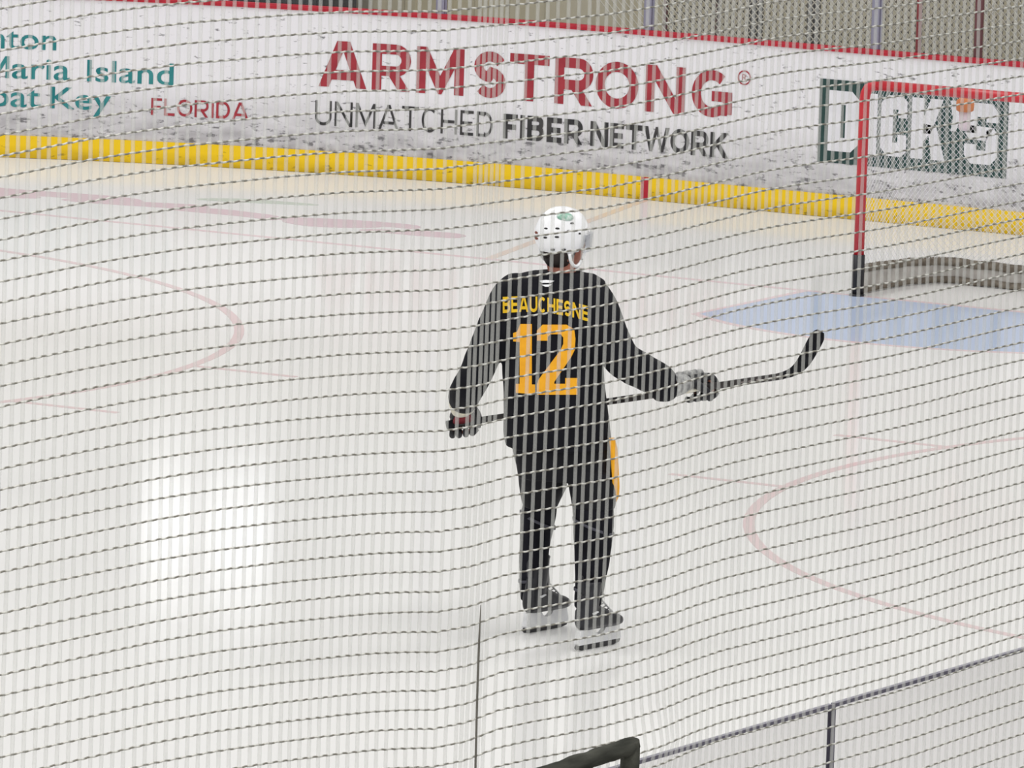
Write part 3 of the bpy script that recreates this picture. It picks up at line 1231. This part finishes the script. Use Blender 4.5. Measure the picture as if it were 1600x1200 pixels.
def add_hand(bm, F, k, r):
    """palm, four curled fingers and a thumb closed round the shaft"""
    rings = []
    for w, n, hs, hn in ((.105, .020, .030, .022), (.07, .026, .040, .024), (.03, .034, .047, .024), (-.012, .040, .050, .018)):
        rings.append([F(hs * math.cos(2 * PI * i / 14), w, n + hn * k * math.sin(2 * PI * i / 14)) for i in range(14)])
    add_rings(bm, rings)
    for s, l in zip(FING, FLEN):
        path = [(s, .0, .042), (s, -.036 * l, .040), (s, -.058 * l, .014), (s, -.054 * l, -.018), (s, -.026 * l, -.036), (s, .0, -.034)]
        path = smooth_path(path, 3)
        add_tube(bm, [F(*p) for p in path], [r * (1.05 - .22 * i / (len(path) - 1)) for i in range(len(path))], 9)
    path = smooth_path([(.040, .060, .020), (.058, .040, -.006), (.058, .012, -.030), (.040, -.012, -.044)], 3)
    add_tube(bm, [F(*p) for p in path], [r * (1.25 - .3 * i / (len(path) - 1)) for i in range(len(path))], 9)


for F in (LH, RH):
    add_hand(bm, F, .75, .0085)
for q, F in ((LARM, LH), (RARM, RH)):
    limb(bm, q, ends=[(F(0, .17, .0), 12), (F(0, .10, .018), 10)])
person = fuse('person', bm, 0.008, 4, M['skin'])
person.location = PO
person.rotation_euler = (0, 0, YAW)
tag(person, 'hockey player in black number 12 practice jersey and white helmet, back turned, holding a stick', 'person')

for sd in (-1, 1):
    bm = bmesh.new()
    add_ellipsoid(bm, hp(sd * .034, .074, .002), (.013, .013, .011), HR, 12, 8)
    obj('eye', bm, M['white_twill'], person, True)

# ---- hair below the helmet
bm = bmesh.new()
add_ellipsoid(bm, hp(0, -.020, .004), (.0835, .1, .116), HR, 30, 22)
add_ellipsoid(bm, hp(.012, -.040, -.060), (.072, .056, .064), HR, 22, 14)
inv = HR.transposed()
kill = []
for v in bm.verts:
    q = inv @ (v.co - HC)
    if q.z > .05 or (q.y > .022 and q.z < .03) or q.z < -.116 or (abs(q.x) > .078 and q.y > -.03 and q.z < -.045) or (q.y > .05):
        kill.append(v)
bmesh.ops.delete(bm, geom=kill, context='VERTS')
hair = obj('hair', bm, M['hair'], person, True)
sol = hair.modifiers.new('s', 'SOLIDIFY')
sol.thickness = 0.012

# ---- jersey
bm = bmesh.new()
rings = [hring(*a) for a in ((425, 846, 908, .03, .072), (429, 822, 925, .025, .09), (436, 797, 944, .02, .105), (452, 782, 950, .015, .13), (480, 782, 953, .01, .15),
                             (515, 783, 948, .01, .16), (550, 785, 942, .01, .165), (600, 786, 945, .01, .165), (650, 787, 951, .01, .17),
                             (680, 787, 955, .005, .175), (697, 789, 957, .0, .176), (700, 795, 952, .0, .16))]
add_rings(bm, rings)
limb(bm, [(806, 456, .02, 29), (789, 480, .015, 30), (770, 522, .005, 28.5), (756, 556, .0, 27), (744, 585, .05, 26.5), (733, 604, .07, 26)], 24, 5, [(LH(0, .215, -.015), 24), (LH(0, .18, .0), 15)])
add_ellipsoid(bm, L(806, 456, .02), (.085, .10, .075))
add_ellipsoid(bm, L(920, 458, .02), (.085, .10, .075))
limb(bm, [(918, 457, .02, 30), (935, 483, -.02, 31), (952, 525, -.08, 30), (970, 561, -.10, 29), (1000, 579, -.07, 27.5), (1030, 595, -.03, 26)], 24, 5, [(RH(0, .17, .0), 23), (RH(0, .14, .01), 17)])
jersey = fuse('jersey', bm, 0.009, 5, M['jersey'], person)
for v in jersey.data.vertices:
    c = v.co
    w = noise.noise(Vector((c.x * 9 + c.z * 5, c.y * 6, c.z * 4))) * .006 + noise.noise(Vector((c.x * 22, c.y * 14, c.z * 12 + c.x * 9))) * .0025
    v.co += v.normal * (w * (0.35 if c.z > 1.0 and abs(c.x) < .2 else 1))
jersey['label'] = 'black practice jersey'
bm = bmesh.new()
bm.from_mesh(jersey.data)
BV = BVHTree.FromBMesh(bm)
bm.free()


def on_back(u, v, lift=0.003):
    d = -0.16
    for _ in range(4):
        p = L(u, v, d)
        hit = BV.ray_cast(Vector((p.x, -2, p.z)), Vector((0, 1, 0)))
        if hit[0] is None:
            break
        d = hit[0].y
    p = L(u, v, d)
    return Vector((p.x, d - lift, p.z))


def sewn(name, polys, m, parent, label=None, lift=0.003, maxlen=6.0):
    bm = bmesh.new()
    for p in polys:
        vs, fs = split_long(p, [tuple(range(len(p)))], maxlen)
        a = [bm.verts.new(on_back(x, y, lift)) for x, y in vs]
        for f in fs:
            bm.faces.new([a[i] for i in f])
    o = obj(name, bm, m, parent)
    s = o.modifiers.new('s', 'SOLIDIFY')
    s.thickness = 0.002
    if label:
        o['label'] = label
    return o


one = [(813, 507), (831, 507), (831, 601), (836, 601), (836, 616), (806, 614), (806, 600), (812, 600), (812, 535), (802, 534), (802, 521), (808, 519)]
two = [(839, 533), (839, 517), (848, 508), (885, 508), (897, 515), (899, 530), (898, 547), (892, 559), (866, 597), (866, 600), (883, 600), (883, 591), (902, 591),
       (902, 617), (839, 617), (839, 601), (841, 594), (876, 547), (880, 538), (880, 528), (876, 523), (860, 523), (856, 527), (856, 533)]
sewn('jersey_number', [one], M['gold'], jersey, 'gold numeral 1')
sewn('jersey_number', [two], M['gold'], jersey, 'gold numeral 2')
geo = stroke_text('BEAUCHESNE', .20, .13)
WT = max(v[0] for g in geo for v in g[0])
bm = bmesh.new()
for gv, gf, k in geo:
    vv = []
    for x, y in gv:
        t = x / WT
        vv.append((786 + 133 * t, 490 - 3 * math.sin(PI * t) + 13 * t ** 2.2 - y * (25 - 1.5 * t)))
    v2, f2 = split_long(vv, gf, 6.0)
    a = [bm.verts.new(on_back(x, y, .003 + .0005 * k)) for x, y in v2]
    for f in f2:
        bm.faces.new([a[i] for i in f])
nm = obj('name_lettering', bm, M['yellow'], jersey)
nm['label'] = 'yellow name lettering across the shoulders'
sewn('collar_logo', [[(843, 440), (853, 438.5), (866, 440), (860, 443), (847, 443)], [(846, 446), (862, 445.5), (857, 449), (852, 449)]], M['white_twill'], jersey, 'small white maker mark below the collar')

# ---- hockey pants
bm = bmesh.new()
rings = [hring(*a) for a in ((672, 800, 950, 0, .13), (700, 800, 957, 0, .14), (725, 806, 959, 0, .14), (748, 809, 960, .0, .13))]
add_rings(bm, rings)
for q in (((735, 808, 888, .05, .105), (760, 811, 886, .08, .105), (778, 814, 876, .105, .10), (790, 817, 871, .12, .09), (793, 822, 866, .12, .07)),
          ((735, 882, 961, -.03, .105), (760, 889, 963, -.055, .105), (778, 892, 963, -.07, .10), (792, 894, 961, -.08, .095), (796, 900, 955, -.08, .075))):
    add_rings(bm, [hring(*a) for a in q])
pants = fuse('hockey_pants', bm, 0.008, 3, M['pants'], person)
for v in pants.data.vertices:
    c = v.co
    v.co += v.normal * noise.noise(Vector((c.x * 12, c.y * 8, c.z * 9))) * .004
bm = bmesh.new()
rings = []
for v_, ua, ub in ((684, 951, 960), (700, 953, 964.5), (730, 955, 966.5), (760, 957, 968), (775, 957, 967), (784, 955, 963)):
    rings.append([L(ua, v_, -.11), L(ub - 2, v_, -.09), L(ub, v_, -.05), L(ub - 1, v_, .0), L(ua, v_, .04)])
add_rings(bm, rings)
obj('side_stripe', bm, M['gold'], pants, True, label='gold stripe down the right side of the pants')

# ---- socks
def sock(rows, strap_v, slant):
    bm = bmesh.new()
    add_rings(bm, [hring(*a, n=24, e=2.1) for a in rows])
    o = fuse('sock', bm, 0.008, 3, M['sock'], person)
    for v in o.data.vertices:
        c = v.co
        v.co += v.normal * noise.noise(Vector((c.x * 14, c.y * 10, c.z * 14))) * .004
    return o


def interp(rows, v):
    for a, b in zip(rows, rows[1:]):
        if a[0] <= v <= b[0]:
            t = (v - a[0]) / (b[0] - a[0])
            return [x + (y - x) * t for x, y in zip(a, b)]
    return list(rows[-1])


LS = [(770, 820, 868, .12, .065), (788, 817, 870, .14, .075), (806, 813, 869, .165, .082), (832, 812, 864, .175, .075), (862, 811, 858, .19, .078), (892, 811, 855, .21, .068), (918, 811, 854, .225, .058), (938, 813, 853, .232, .052)]
RS = [(775, 897, 957, -.08, .075), (792, 895, 959, -.085, .082), (820, 895, 959, -.10, .085), (850, 897, 956, -.13, .08), (880, 898, 951, -.155, .078), (905, 898, 947, -.175, .066), (930, 897, 942, -.19, .056), (950, 898, 938, -.195, .05)]
for rows, bands in ((LS, ((812, 6), (905, -2))), (RS, ((822, 5), (925, 3)))):
    so = sock(rows, 0, 0)
    for bv, sl in bands:
        bm = bmesh.new()
        rr = []
        for dv in (-2.2, 2.2):
            a = interp(rows, bv + dv)
            rr.append([p + Vector((0, 0, -sl / 352 * ((p.x - L(0.5 * (a[1] + a[2]), bv, a[3]).x) * 25))) for p in
                       hring(bv + dv, a[1] - 1.2, a[2] + 1.2, a[3], a[4] + .004, 28, 2.1)])
        add_rings(bm, rr, True, False)
        st = obj('sock_strap', bm, M['grey_strap'], so, True)
        s = st.modifiers.new('s', 'SOLIDIFY')
        s.thickness = 0.004

# ---- skates
SK = math.radians(54)


def skate(px, py, d):
    base = L(px, py, d)
    base.z = 0.0
    fwd = Vector((math.cos(SK), math.sin(SK), 0))
    lat = Vector((-fwd.y, fwd.x, 0))

    def T(x, y, z):
        return base + fwd * x + lat * y + Vector((0, 0, z))

    def rr(x, hw, z0, z1, n=18):
        zc, hz = (z0 + z1) / 2, (z1 - z0) / 2
        return [T(x, hw * math.copysign(abs(math.cos(2 * PI * k / n)) ** .8, math.cos(2 * PI * k / n)),
                  zc + hz * math.copysign(abs(math.sin(2 * PI * k / n)) ** .8, math.sin(2 * PI * k / n))) for k in range(n)]

    bm = bmesh.new()
    add_rings(bm, [rr(-.128, .020, .105, .17), rr(-.118, .036, .090, .20), rr(-.08, .042, .086, .21), (rr(-.03, .043, .086, .20)), rr(.03, .046, .086, .18),
                   rr(.08, .050, .086, .158), rr(.125, .048, .087, .145), rr(.155, .036, .090, .132), rr(.168, .018, .098, .122)])
    sh = []
    for z, xc, hx, hy in ((.14, -.07, .056, .042), (.19, -.068, .056, .044), (.235, -.062, .055, .047), (.275, -.058, .056, .050), (.30, -.056, .054, .05)):
        sh.append([T(xc + hx * math.cos(2 * PI * k / 18), hy * math.sin(2 * PI * k / 18), z) for k in range(18)])
    add_rings(bm, sh)
    # tendon guard and tongue
    add_tube(bm, [T(-.115, 0, .25), T(-.122, 0, .31), T(-.124, 0, .335)], [.022, .02, .012], 10, flat=.6)
    add_tube(bm, [T(.015, 0, .20), T(-.002, 0, .27), T(.004, 0, .315), T(.02, 0, .335)], [.034, .036, .034, .02], 10, flat=.5)
    boot = fuse('skate', bm, 0.006, 2, M['boot'], person)
    # moulded holder
    bm = bmesh.new()
    prof = [(-.135, .092), (-.035, .092), (-.022, .074), (-.004, .064), (.028, .064), (.046, .074), (.058, .092), (.158, .092), (.162, .070), (.172, .034), (.168, .026), (-.142, .026), (-.146, .034), (-.138, .06)]
    vs, fs = split_long(prof, [tuple(range(len(prof)))], 0.2)
    for sgn in (-1, 1):
        b = [bm.verts.new(T(x, sgn * .0125, z)) for x, z in vs]
        for f in fs:
            bm.faces.new([b[i] for i in f])
    n = len(prof)
    e = [(bm.verts.new(T(x, -.0125, z)), bm.verts.new(T(x, .0125, z))) for x, z in prof]
    for i in range(n):
        j = (i + 1) % n
        bm.faces.new((e[i][0], e[j][0], e[j][1], e[i][1]))
    hd = obj('blade_holder', bm, M['holder'], boot, label='white moulded blade holder')
    bm = bmesh.new()
    prof = [(-.150, .028), (.172, .028), (.180, .020), (.172, .008), (.13, .001), (-.11, .001), (-.145, .006), (-.156, .016)]
    add_prism(bm, prof, -.003, .003, lambda x, z, y: T(x, y, z))
    obj('skate_blade', bm, M['runner'], boot, label='dark steel blade')
    bm = bmesh.new()
    for k in range(5):
        x, z = .085 - k * .019, .158 + k * .014
        add_tube(bm, [T(x, -.034, z - .012), T(x + .004, 0, z + .008), T(x, .034, z - .012)], .0035, 6)
    obj('lace', bm, M['lace'], boot, True, label='pale laces')
    bm = bmesh.new()
    add_tube(bm, [T(-.09, -.0455, .165), T(-.06, -.0475, .172)], [.010, .008], 8, flat=.4)
    obj('boot_badge', bm, M['holder'], boot, True)


skate(849, 983, .237)
skate(930.5, 1010.5, -.188)


# ---- gloves
def glove(F, cuff_m, label):
    bm = bmesh.new()
    rings = []
    for w, n, hs, hn in ((.115, .016, .044, .040), (.08, .024, .054, .042), (.03, .034, .064, .038), (-.005, .044, .066, .030), (-.024, .046, .060, .018)):
        rings.append([F(hs * math.cos(2 * PI * i / 18), w, n + hn * math.sin(2 * PI * i / 18)) for i in range(18)])
    add_rings(bm, rings)
    for s, l in zip((-.047, -.016, .016, .046), FLEN):
        path = [(s, .0, .048), (s, -.040 * l, .047), (s, -.066 * l, .016), (s, -.060 * l, -.022), (s, -.028 * l, -.042), (s, .0, -.040)]
        path = smooth_path(path, 3)
        add_tube(bm, [F(*p) for p in path], [.0150 * (1.08 - .2 * i / (len(path) - 1)) for i in range(len(path))], 10)
    path = smooth_path([(.045, .066, .020), (.068, .044, -.006), (.068, .010, -.036), (.046, -.018, -.050)], 3)
    add_tube(bm, [F(*p) for p in path], [.018 * (1.15 - .3 * i / (len(path) - 1)) for i in range(len(path))], 10)
    g = obj('glove', bm, M['glove'], person, True, label=label)
    bm = bmesh.new()
    rings = []
    for w, hs, hn, n in ((.085, .058, .048, .020), (.125, .064, .054, .014), (.172, .070, .060, .008), (.174, .064, .054, .008), (.13, .05, .04, .014)):
        rings.append([F(hs * math.cos(2 * PI * i / 20), w, n + hn * math.sin(2 * PI * i / 20)) for i in range(20)])
    add_rings(bm, rings, True, False)
    obj('cuff', bm, cuff_m, g, True)
    bm = bmesh.new()
    for w, n in ((.068, .062), (.038, .068), (.010, .070)):
        for s in (-.036, 0, .036):
            add_ellipsoid(bm, F(s, w, n), (.017, .014, .014), None, 10, 8)
    obj('back_roll', bm, M['glove_grey'], g, True)
    bm = bmesh.new()
    rings = []
    for w, n, hs, hn in ((.10, -.018, .034, .010), (.05, -.010, .046, .012), (.012, -.004, .048, .010)):
        rings.append([F(hs * math.cos(2 * PI * i / 12), w, n + hn * math.sin(2 * PI * i / 12)) for i in range(12)])
    add_rings(bm, rings)
    obj('palm', bm, M['palm'] if cuff_m is M['glove_light'] else M['glove_light'], g, True)
    return g


glove(LH, M['glove_light'], 'left glove, black with a cream cuff')
glove(RH, M['glove_grey'], 'right glove, black with a grey cuff')

# ---- helmet
helm_c = hp(0, -.008, .030)
bm = bmesh.new()
add_ellipsoid(bm, helm_c, (.106, .128, .122), HR, 44, 30)
kill = []
for v in bm.verts:
    q = inv @ (v.co - HC)
    if q.y < -.03:
        rim = -.066
    elif q.y < .035:
        rim = -.060 + .02 * (q.y + .03) / .065
    else:
        rim = -.040 + .085 * min(1, (q.y - .035) / .05)
    if q.z < rim:
        kill.append(v)
    # ridge lines of the two-piece shell
    rr_ = 1.0
    if abs(q.z - .05) < .012 and q.y < .06:
        rr_ = 1.025
    if abs(abs(q.x) - .035) < .012 and q.z > .06:
        rr_ = 1.02
    v.co = helm_c + (v.co - helm_c) * rr_
bmesh.ops.delete(bm, geom=kill, context='VERTS')
helmet = obj('helmet', bm, M['helmet'], person, True, label='white hockey helmet')
s = helmet.modifiers.new('s', 'SOLIDIFY')
s.thickness = 0.012
s.offset = -1


def on_helm(s_, f_, z_, k=1.02):
    d = Vector((s_ / .106, f_ / .128, z_ / .122)).normalized()
    return helm_c + HR @ Vector((d.x * .106 * k, d.y * .128 * k, d.z * .122 * k))


def helm_patch(name, s_, f_, z_, w, h, m, k=1.02, n=14):
    c = on_helm(s_, f_, z_, k)
    nn = (c - helm_c).normalized()
    a = nn.cross(Vector((0, 0, 1))).normalized()
    b = a.cross(nn)
    bm = bmesh.new()
    ctr = bm.verts.new(c + nn * .002)
    ring = []
    for i in range(n):
        t = 2 * PI * i / n
        p = c + a * (w * math.cos(t)) + b * (h * math.sin(t))
        q = inv @ (p - helm_c)
        ring.append(bm.verts.new(on_helm(q.x, q.y, q.z, k) + nn * .001))
    for i in range(n):
        bm.faces.new((ctr, ring[i], ring[(i + 1) % n]))
    o = obj(name, bm, m, helmet, True)
    s = o.modifiers.new('s', 'SOLIDIFY')
    s.thickness = 0.003
    return o


helm_patch('team_decal', .062, -.035, .078, .040, .022, M['helmet_green'], 1.03)['label'] = 'green decal on the helmet'
helm_patch('back_decal', -.018, -.10, .008, .016, .006, M['helmet_rust'])
helm_patch('back_decal', -.018, -.10, -.012, .016, .006, M['helmet_rust'])
for s_, f_, z_ in ((.06, -.07, .030), (.06, -.07, .0), (.082, -.035, .022), (.095, -.02, .06), (.03, -.105, .03), (.03, -.105, -.005), (.05, -.085, -.052), (.075, -.05, -.050), (.094, .012, .012)):
    helm_patch('vent', s_, f_, z_, .010, .0045, M['dark'], 1.012, 10)
# clear visor across the brow
bm = bmesh.new()
rings = []
for j in range(6):
    z = .036 - .078 * j / 5
    rings.append([HC + HR @ Vector((.112 * math.sin(t), -.008 + (.152 - .008 * j / 5) * math.cos(t), z)) for t in [math.radians(-78 + 156 * i / 24) for i in range(25)]])
add_rings(bm, rings, False, False)
vz = obj('visor', bm, M['visor'], helmet, True, label='clear visor')
s = vz.modifiers.new('s', 'SOLIDIFY')
s.thickness = 0.003
# ear loops and chin strap
for sd in (-1, 1):
    bm = bmesh.new()
    pts = [(sd * .103, -.045, -.045), (sd * .101, -.035, -.078), (sd * .094, -.008, -.100), (sd * .086, .020, -.098), (sd * .09, .040, -.07), (sd * .098, .044, -.03)]
    add_tube(bm, [hp(*p) for p in smooth_path(pts, 4)], .0075, 8)
    obj('ear_guard', bm, M['helmet'], helmet, True)
    bm = bmesh.new()
    pts = [(sd * .092, -.006, -.098), (sd * .078, .03, -.118), (sd * .045, .072, -.128), (0, .09, -.124)]
    add_tube(bm, [hp(*p) for p in smooth_path(pts, 4)], .006, 6)
    obj('chin_strap', bm, M['white_twill'], helmet, True)

# ================================================================== the stick
stick = empty('hockey_stick', PO, YAW)
tag(stick, 'black hockey stick held across the player in both gloves, blade up to the right', 'stick')


def add_bar(bm, a, b, w, h, upv=Vector((0, 0, 1))):
    t = (b - a).normalized()
    x = t.cross(upv).normalized()
    y = x.cross(t)
    r = []
    for p in (a, b):
        r.append([p + x * (sx * w * k1) + y * (sy * h * k2) for sx, sy, k1, k2 in
                  ((1, 1, 1, .6), (1, 1, .6, 1), (-1, 1, .6, 1), (-1, 1, 1, .6), (-1, -1, 1, .6), (-1, -1, .6, 1), (1, -1, .6, 1), (1, -1, 1, .6))])
    add_rings(bm, r)


bm = bmesh.new()
add_bar(bm, shaft_pt(702), shaft_pt(1222), .0105, .0145)
shaft = obj('shaft', bm, M['stick'], stick)
bm = bmesh.new()
add_bar(bm, shaft_pt(699), shaft_pt(712), .015, .019)
obj('butt_knob', bm, M['tape'], stick)
bm = bmesh.new()
for ua, ub in ((950, 1050),):
    a, b = shaft_pt(ua), shaft_pt(ub)
    off = Vector((0, -.0108, .003))
    add_bar(bm, a + off, b + off, .0006, .0045)
obj('shaft_stripe', bm, M['stick_letter'], shaft)
bm = bmesh.new()
for k in range(8):
    u = 1118 + k * 12.5
    off = Vector((0, -.0108, 0))
    add_bar(bm, shaft_pt(u) + off, shaft_pt(u + 6) + off, .0006, .004 + .002 * (k % 2))
obj('shaft_lettering', bm, M['stick_letter'], shaft)
cl = [(1205, 590.5, 9, 0), (1222, 587, 11, 0), (1236, 582, 14, .0), (1247, 574, 18, .005), (1256, 563, 21, .012), (1264, 549, 22.5, .02), (1271, 536, 23, .03), (1277, 525, 21, .038), (1281, 518.5, 12, .042)]
q = smooth_path(cl, 4)
rings = []
D0 = shaft_d(1215)
for i, (u, v, w, dd) in enumerate(q):
    a = q[max(0, i - 1)]
    b = q[min(len(q) - 1, i + 1)]
    t = Vector((b[0] - a[0], b[1] - a[1])).normalized()
    n_ = Vector((-t.y, t.x))
    d = D0 + dd
    e = []
    for sgn, th in ((1, .003), (.6, .006), (-.6, .006), (-1, .003)):
        e.append((sgn, -th))
    for sgn, th in ((-1, .003), (-.6, .006), (.6, .006), (1, .003)):
        e.append((sgn, th))
    rings.append([L(u + n_.x * w / 2 * sg, v + n_.y * w / 2 * sg, d) + Vector((0, th, 0)) for sg, th in e])
bm = bmesh.new()
add_rings(bm, rings)
obj('blade', bm, M['tape'], stick, True, label='black taped blade')

# ================================================================== near side: glass, rail and safety net
GX = 12.95
for (a, b, lab) in ((-31.2, -27.665, 'near clear glass pane left of the upright joint, lower right corner'),
                    (-27.650, -24.0, 'near clear glass pane right of the upright joint, lower right corner')):
    bm = bmesh.new()
    add_box(bm, (GX - .006, a, 1.07), (GX + .006, b, 2.883))
    g = obj('rink_shield', bm, M['near_glass'])
    tag(g, lab, 'glass', 'near side glass panes')
    bm = bmesh.new()
    add_box(bm, (GX - .0065, a, 2.883), (GX + .0065, b, 2.892))
    obj('polished_edge', bm, M['glass_edge'], g, label='dull mauve top edge')
bm = bmesh.new()
add_box(bm, (GX - .007, -27.665, 1.07), (GX + .007, -27.650, 2.889))
j = obj('glass_joint', bm, M['glass_edge'])
tag(j, 'dark mauve upright joint strip between the two near glass panes', 'strip')
bm = bmesh.new()
for sx in (-1, 1):
    xs_ = sorted((GX + sx * .0072, GX + sx * .03))
    add_box(bm, (xs_[0], -27.74, 2.61), (xs_[1], -27.57, 2.633))
    add_box(bm, (xs_[0], -27.70, 2.625), (xs_[1], -27.61, 2.642))
obj('joint_clamp', bm, M['clamp'], j)

# padded rail that the net is draped over
rail = empty('net_rail', (13.43, -29.572, 0))
tag(rail, 'dark foam wrapped rail at the bottom edge, turning down beside the near glass', 'rail')
bm = bmesh.new()
pts = [(0, -2.2, 3.08), (0, -.9, 3.09), (0, -.4, 3.10), (0, -.2, 3.105), (0, -.06, 3.108), (0, .012, 3.109)]
pts = smooth_path(pts, 8)
add_tube(bm, [(x, y, z + .003 * noise.noise(Vector((0, y * 18, 0)))) for x, y, z in pts], [0.0195 + .003 * noise.noise(Vector((3, y * 25, 0))) for x, y, z in pts], 12)
foam = obj('rail_bar', bm, M['pipe_foam'], rail, True)
bm = bmesh.new()
add_tube(bm, smooth_path([(0, -.002, 3.122), (0, .002, 3.08), (0, -.002, 2.9), (0, -.002, 1.8), (0, -.002, 0.0)], 5), 0.021, 12)
obj('rail_post', bm, M['pipe_foam'], rail, True)

NX = 13.36
135
NET_Y = [-32.169, -32.1301, -32.0911, -32.0519, -32.0127, -31.9734, -31.934, -31.8945, -31.8549, -31.8152, -31.7754, -31.7355, -31.6955, -31.6554, -31.6151, -31.5748, -31.5344, -31.4939, -31.4533, -31.4125, -31.3717, -31.3308, -31.2897, -31.2486, -31.2074, -31.166, -31.1245, -31.083, -31.0413, -30.9995, -30.9576, -30.9174, -30.877, -30.8364, -30.7957, -30.7549, -30.7138, -30.6727, -30.6313, -30.5898, -30.5482, -30.5064, -30.4644, -30.4222, -30.3799, -30.3374, -30.2948, -30.252, -30.209, -30.1857, -30.1623, -30.1388, -30.1153, -30.0918, -30.0485, -30.005, -29.9613, -29.9174, -29.8734, -29.8292, -29.7848, -29.7403, -29.7041, -29.6679, -29.6316, -29.5951, -29.5585, -29.5218, -29.485, -29.448, -29.4109, -29.3738, -29.3364, -29.3041, -29.2716, -29.239, -29.2064, -29.1736, -29.1408, -29.1078, -29.0748, -29.0417, -29.0084, -28.9751, -28.9417, -28.9082, -28.8746, -28.8409, -28.8071, -28.7732, -28.7392, -28.7051, -28.6709, -28.6366, -28.6021, -28.5676, -28.5305, -28.4932, -28.4558, -28.4183, -28.3807, -28.343, -28.3051, -28.2671, -28.229, -28.1908, -28.1524, -28.1139, -28.0753, -28.0366, -27.9978, -27.9588, -27.9197, -27.8805, -27.8411, -27.8016, -27.762, -27.7223, -27.6824, -27.6424, -27.6022, -27.562, -27.5216, -27.481, -27.4404, -27.3996, -27.3586, -27.3176, -27.2764, -27.235, -27.1935, -27.1519, -27.1101, -27.0682, -27.0262]
SAG_T = [(-32.205, -0.0027), (-32.091, -0.0013), (-31.977, 0.0), (-31.86, 0.0013), (-31.743, 0.0025), (-31.624, 0.0024), (-31.503, 0.0013), (-31.381, 0.0001), (-31.258, -0.0031), (-31.133, -0.0069), (-31.007, -0.0112), (-30.879, -0.0172), (-30.75, -0.0239), (-30.619, -0.0333), (-30.487, -0.0429), (-30.352, -0.0526), (-30.216, -0.0564), (-30.079, -0.0584), (-29.94, -0.06), (-29.798, -0.0627), (-29.655, -0.0658), (-29.511, -0.0646), (-29.364, -0.063), (-29.216, -0.0596), (-29.065, -0.0562), (-28.912, -0.0528), (-28.758, -0.0528), (-28.601, -0.0549), (-28.443, -0.0583), (-28.282, -0.0607), (-28.118, -0.061), (-27.953, -0.0614), (-27.785, -0.0619), (-27.615, -0.0625), (-27.443, -0.0632), (-27.268, -0.064), (-27.091, -0.0649)]
SAG_B = [(-32.177, 0.0009), (-32.062, 0.0005), (-31.946, 0.0), (-31.829, -0.0006), (-31.71, -0.0013), (-31.59, -0.003), (-31.469, -0.0048), (-31.346, -0.0089), (-31.222, -0.0137), (-31.096, -0.021), (-30.969, -0.0287), (-30.84, -0.0382), (-30.709, -0.0479), (-30.577, -0.059), (-30.443, -0.0728), (-30.308, -0.0886), (-30.171, -0.0934), (-30.032, -0.0871), (-29.891, -0.0901), (-29.749, -0.0953), (-29.605, -0.0997), (-29.458, -0.0997), (-29.31, -0.0985), (-29.16, -0.0929), (-29.008, -0.0897), (-28.854, -0.0905), (-28.698, -0.0915), (-28.54, -0.0925), (-28.379, -0.0946), (-28.217, -0.095), (-28.052, -0.0934), (-27.885, -0.0902), (-27.715, -0.0885), (-27.544, -0.0877), (-27.369, -0.0871), (-27.192, -0.0867), (-27.013, -0.0864)]



def sag(y, z):
    def look(T):
        if y <= T[0][0]:
            return T[0][1]
        for (a, va), (b, vb) in zip(T, T[1:]):
            if y <= b:
                return va + (vb - va) * (y - a) / (b - a)
        return T[-1][1]
    # upper table was read around z = 4.35, lower around z = 3.65
    t = min(1.25, max(-0.3, (4.35 - z) / 0.70))
    t0, t1 = look(SAG_T), look(SAG_B)
    return t0 + (t1 - t0) * t


def net_x(y, z):
    """the net leans out a little over the rail"""
    g = math.exp(-((y + 29.36) / .22) ** 2 - ((z - 3.06) / .12) ** 2)
    return NX + 0.02 * noise.noise(Vector((y * 1.3, z * .5, 0))) + 0.012 * g


CELL = 0.0405
net = empty('protective_net', (NX, -29.5, 2.4))
tag(net, 'pale square mesh safety net hanging in front of the whole view', 'net')
off = Vector((NX, -29.5, 2.4))
bm = bmesh.new()
for k in range(-42, 56):
    zc = 4.0653 - CELL * k
    pts = []
    y = -34.6
    while y <= -25.2:
        z = zc + sag(y, zc) + 0.0007 * math.sin(2 * PI * y / CELL)
        pts.append(Vector((net_x(y, z), y, z)) - off)
        y += CELL / 4 if -32.3 < y < -26.9 else CELL
    rings_r = 0.0021
    add_tube(bm, pts, rings_r, 5, ref=Vector((0, 0, 1)))
obj('cross_cord', bm, M['net_cord'], net, True, kind='stuff')
bm = bmesh.new()
for y in [NET_Y[0] - CELL * i for i in range(60, 0, -1)] + NET_Y + [NET_Y[-1] + CELL * i for i in range(1, 46)]:
    pts = []
    for i in range(42):
        z = 1.8 + i * 0.0975
        yy = y + 0.0025 * noise.noise(Vector((y * 40, z * 1.5, 2)))
        g = math.exp(-((y + 29.36) / .12) ** 2 - ((z - 3.09) / .06) ** 2)
        yy += g * 0.03
        pts.append(Vector((net_x(y, z), yy, z)) - off)
    add_tube(bm, pts, 0.0041, 6, False)
obj('upright_cord', bm, M['net_sheer'], net, True, kind='stuff')
bm = bmesh.new()
pts = [Vector((net_x(-30.125, z) + .002, -30.125 + .004 * math.sin(z * 7), z)) - off for z in [2.2 + i * .08 for i in range(17)]]
add_tube(bm, pts, [0.0024] * 16 + [.0008], 6)
obj('seam_cord', bm, M['seam'], net, True, label='darker upright seam in the net')
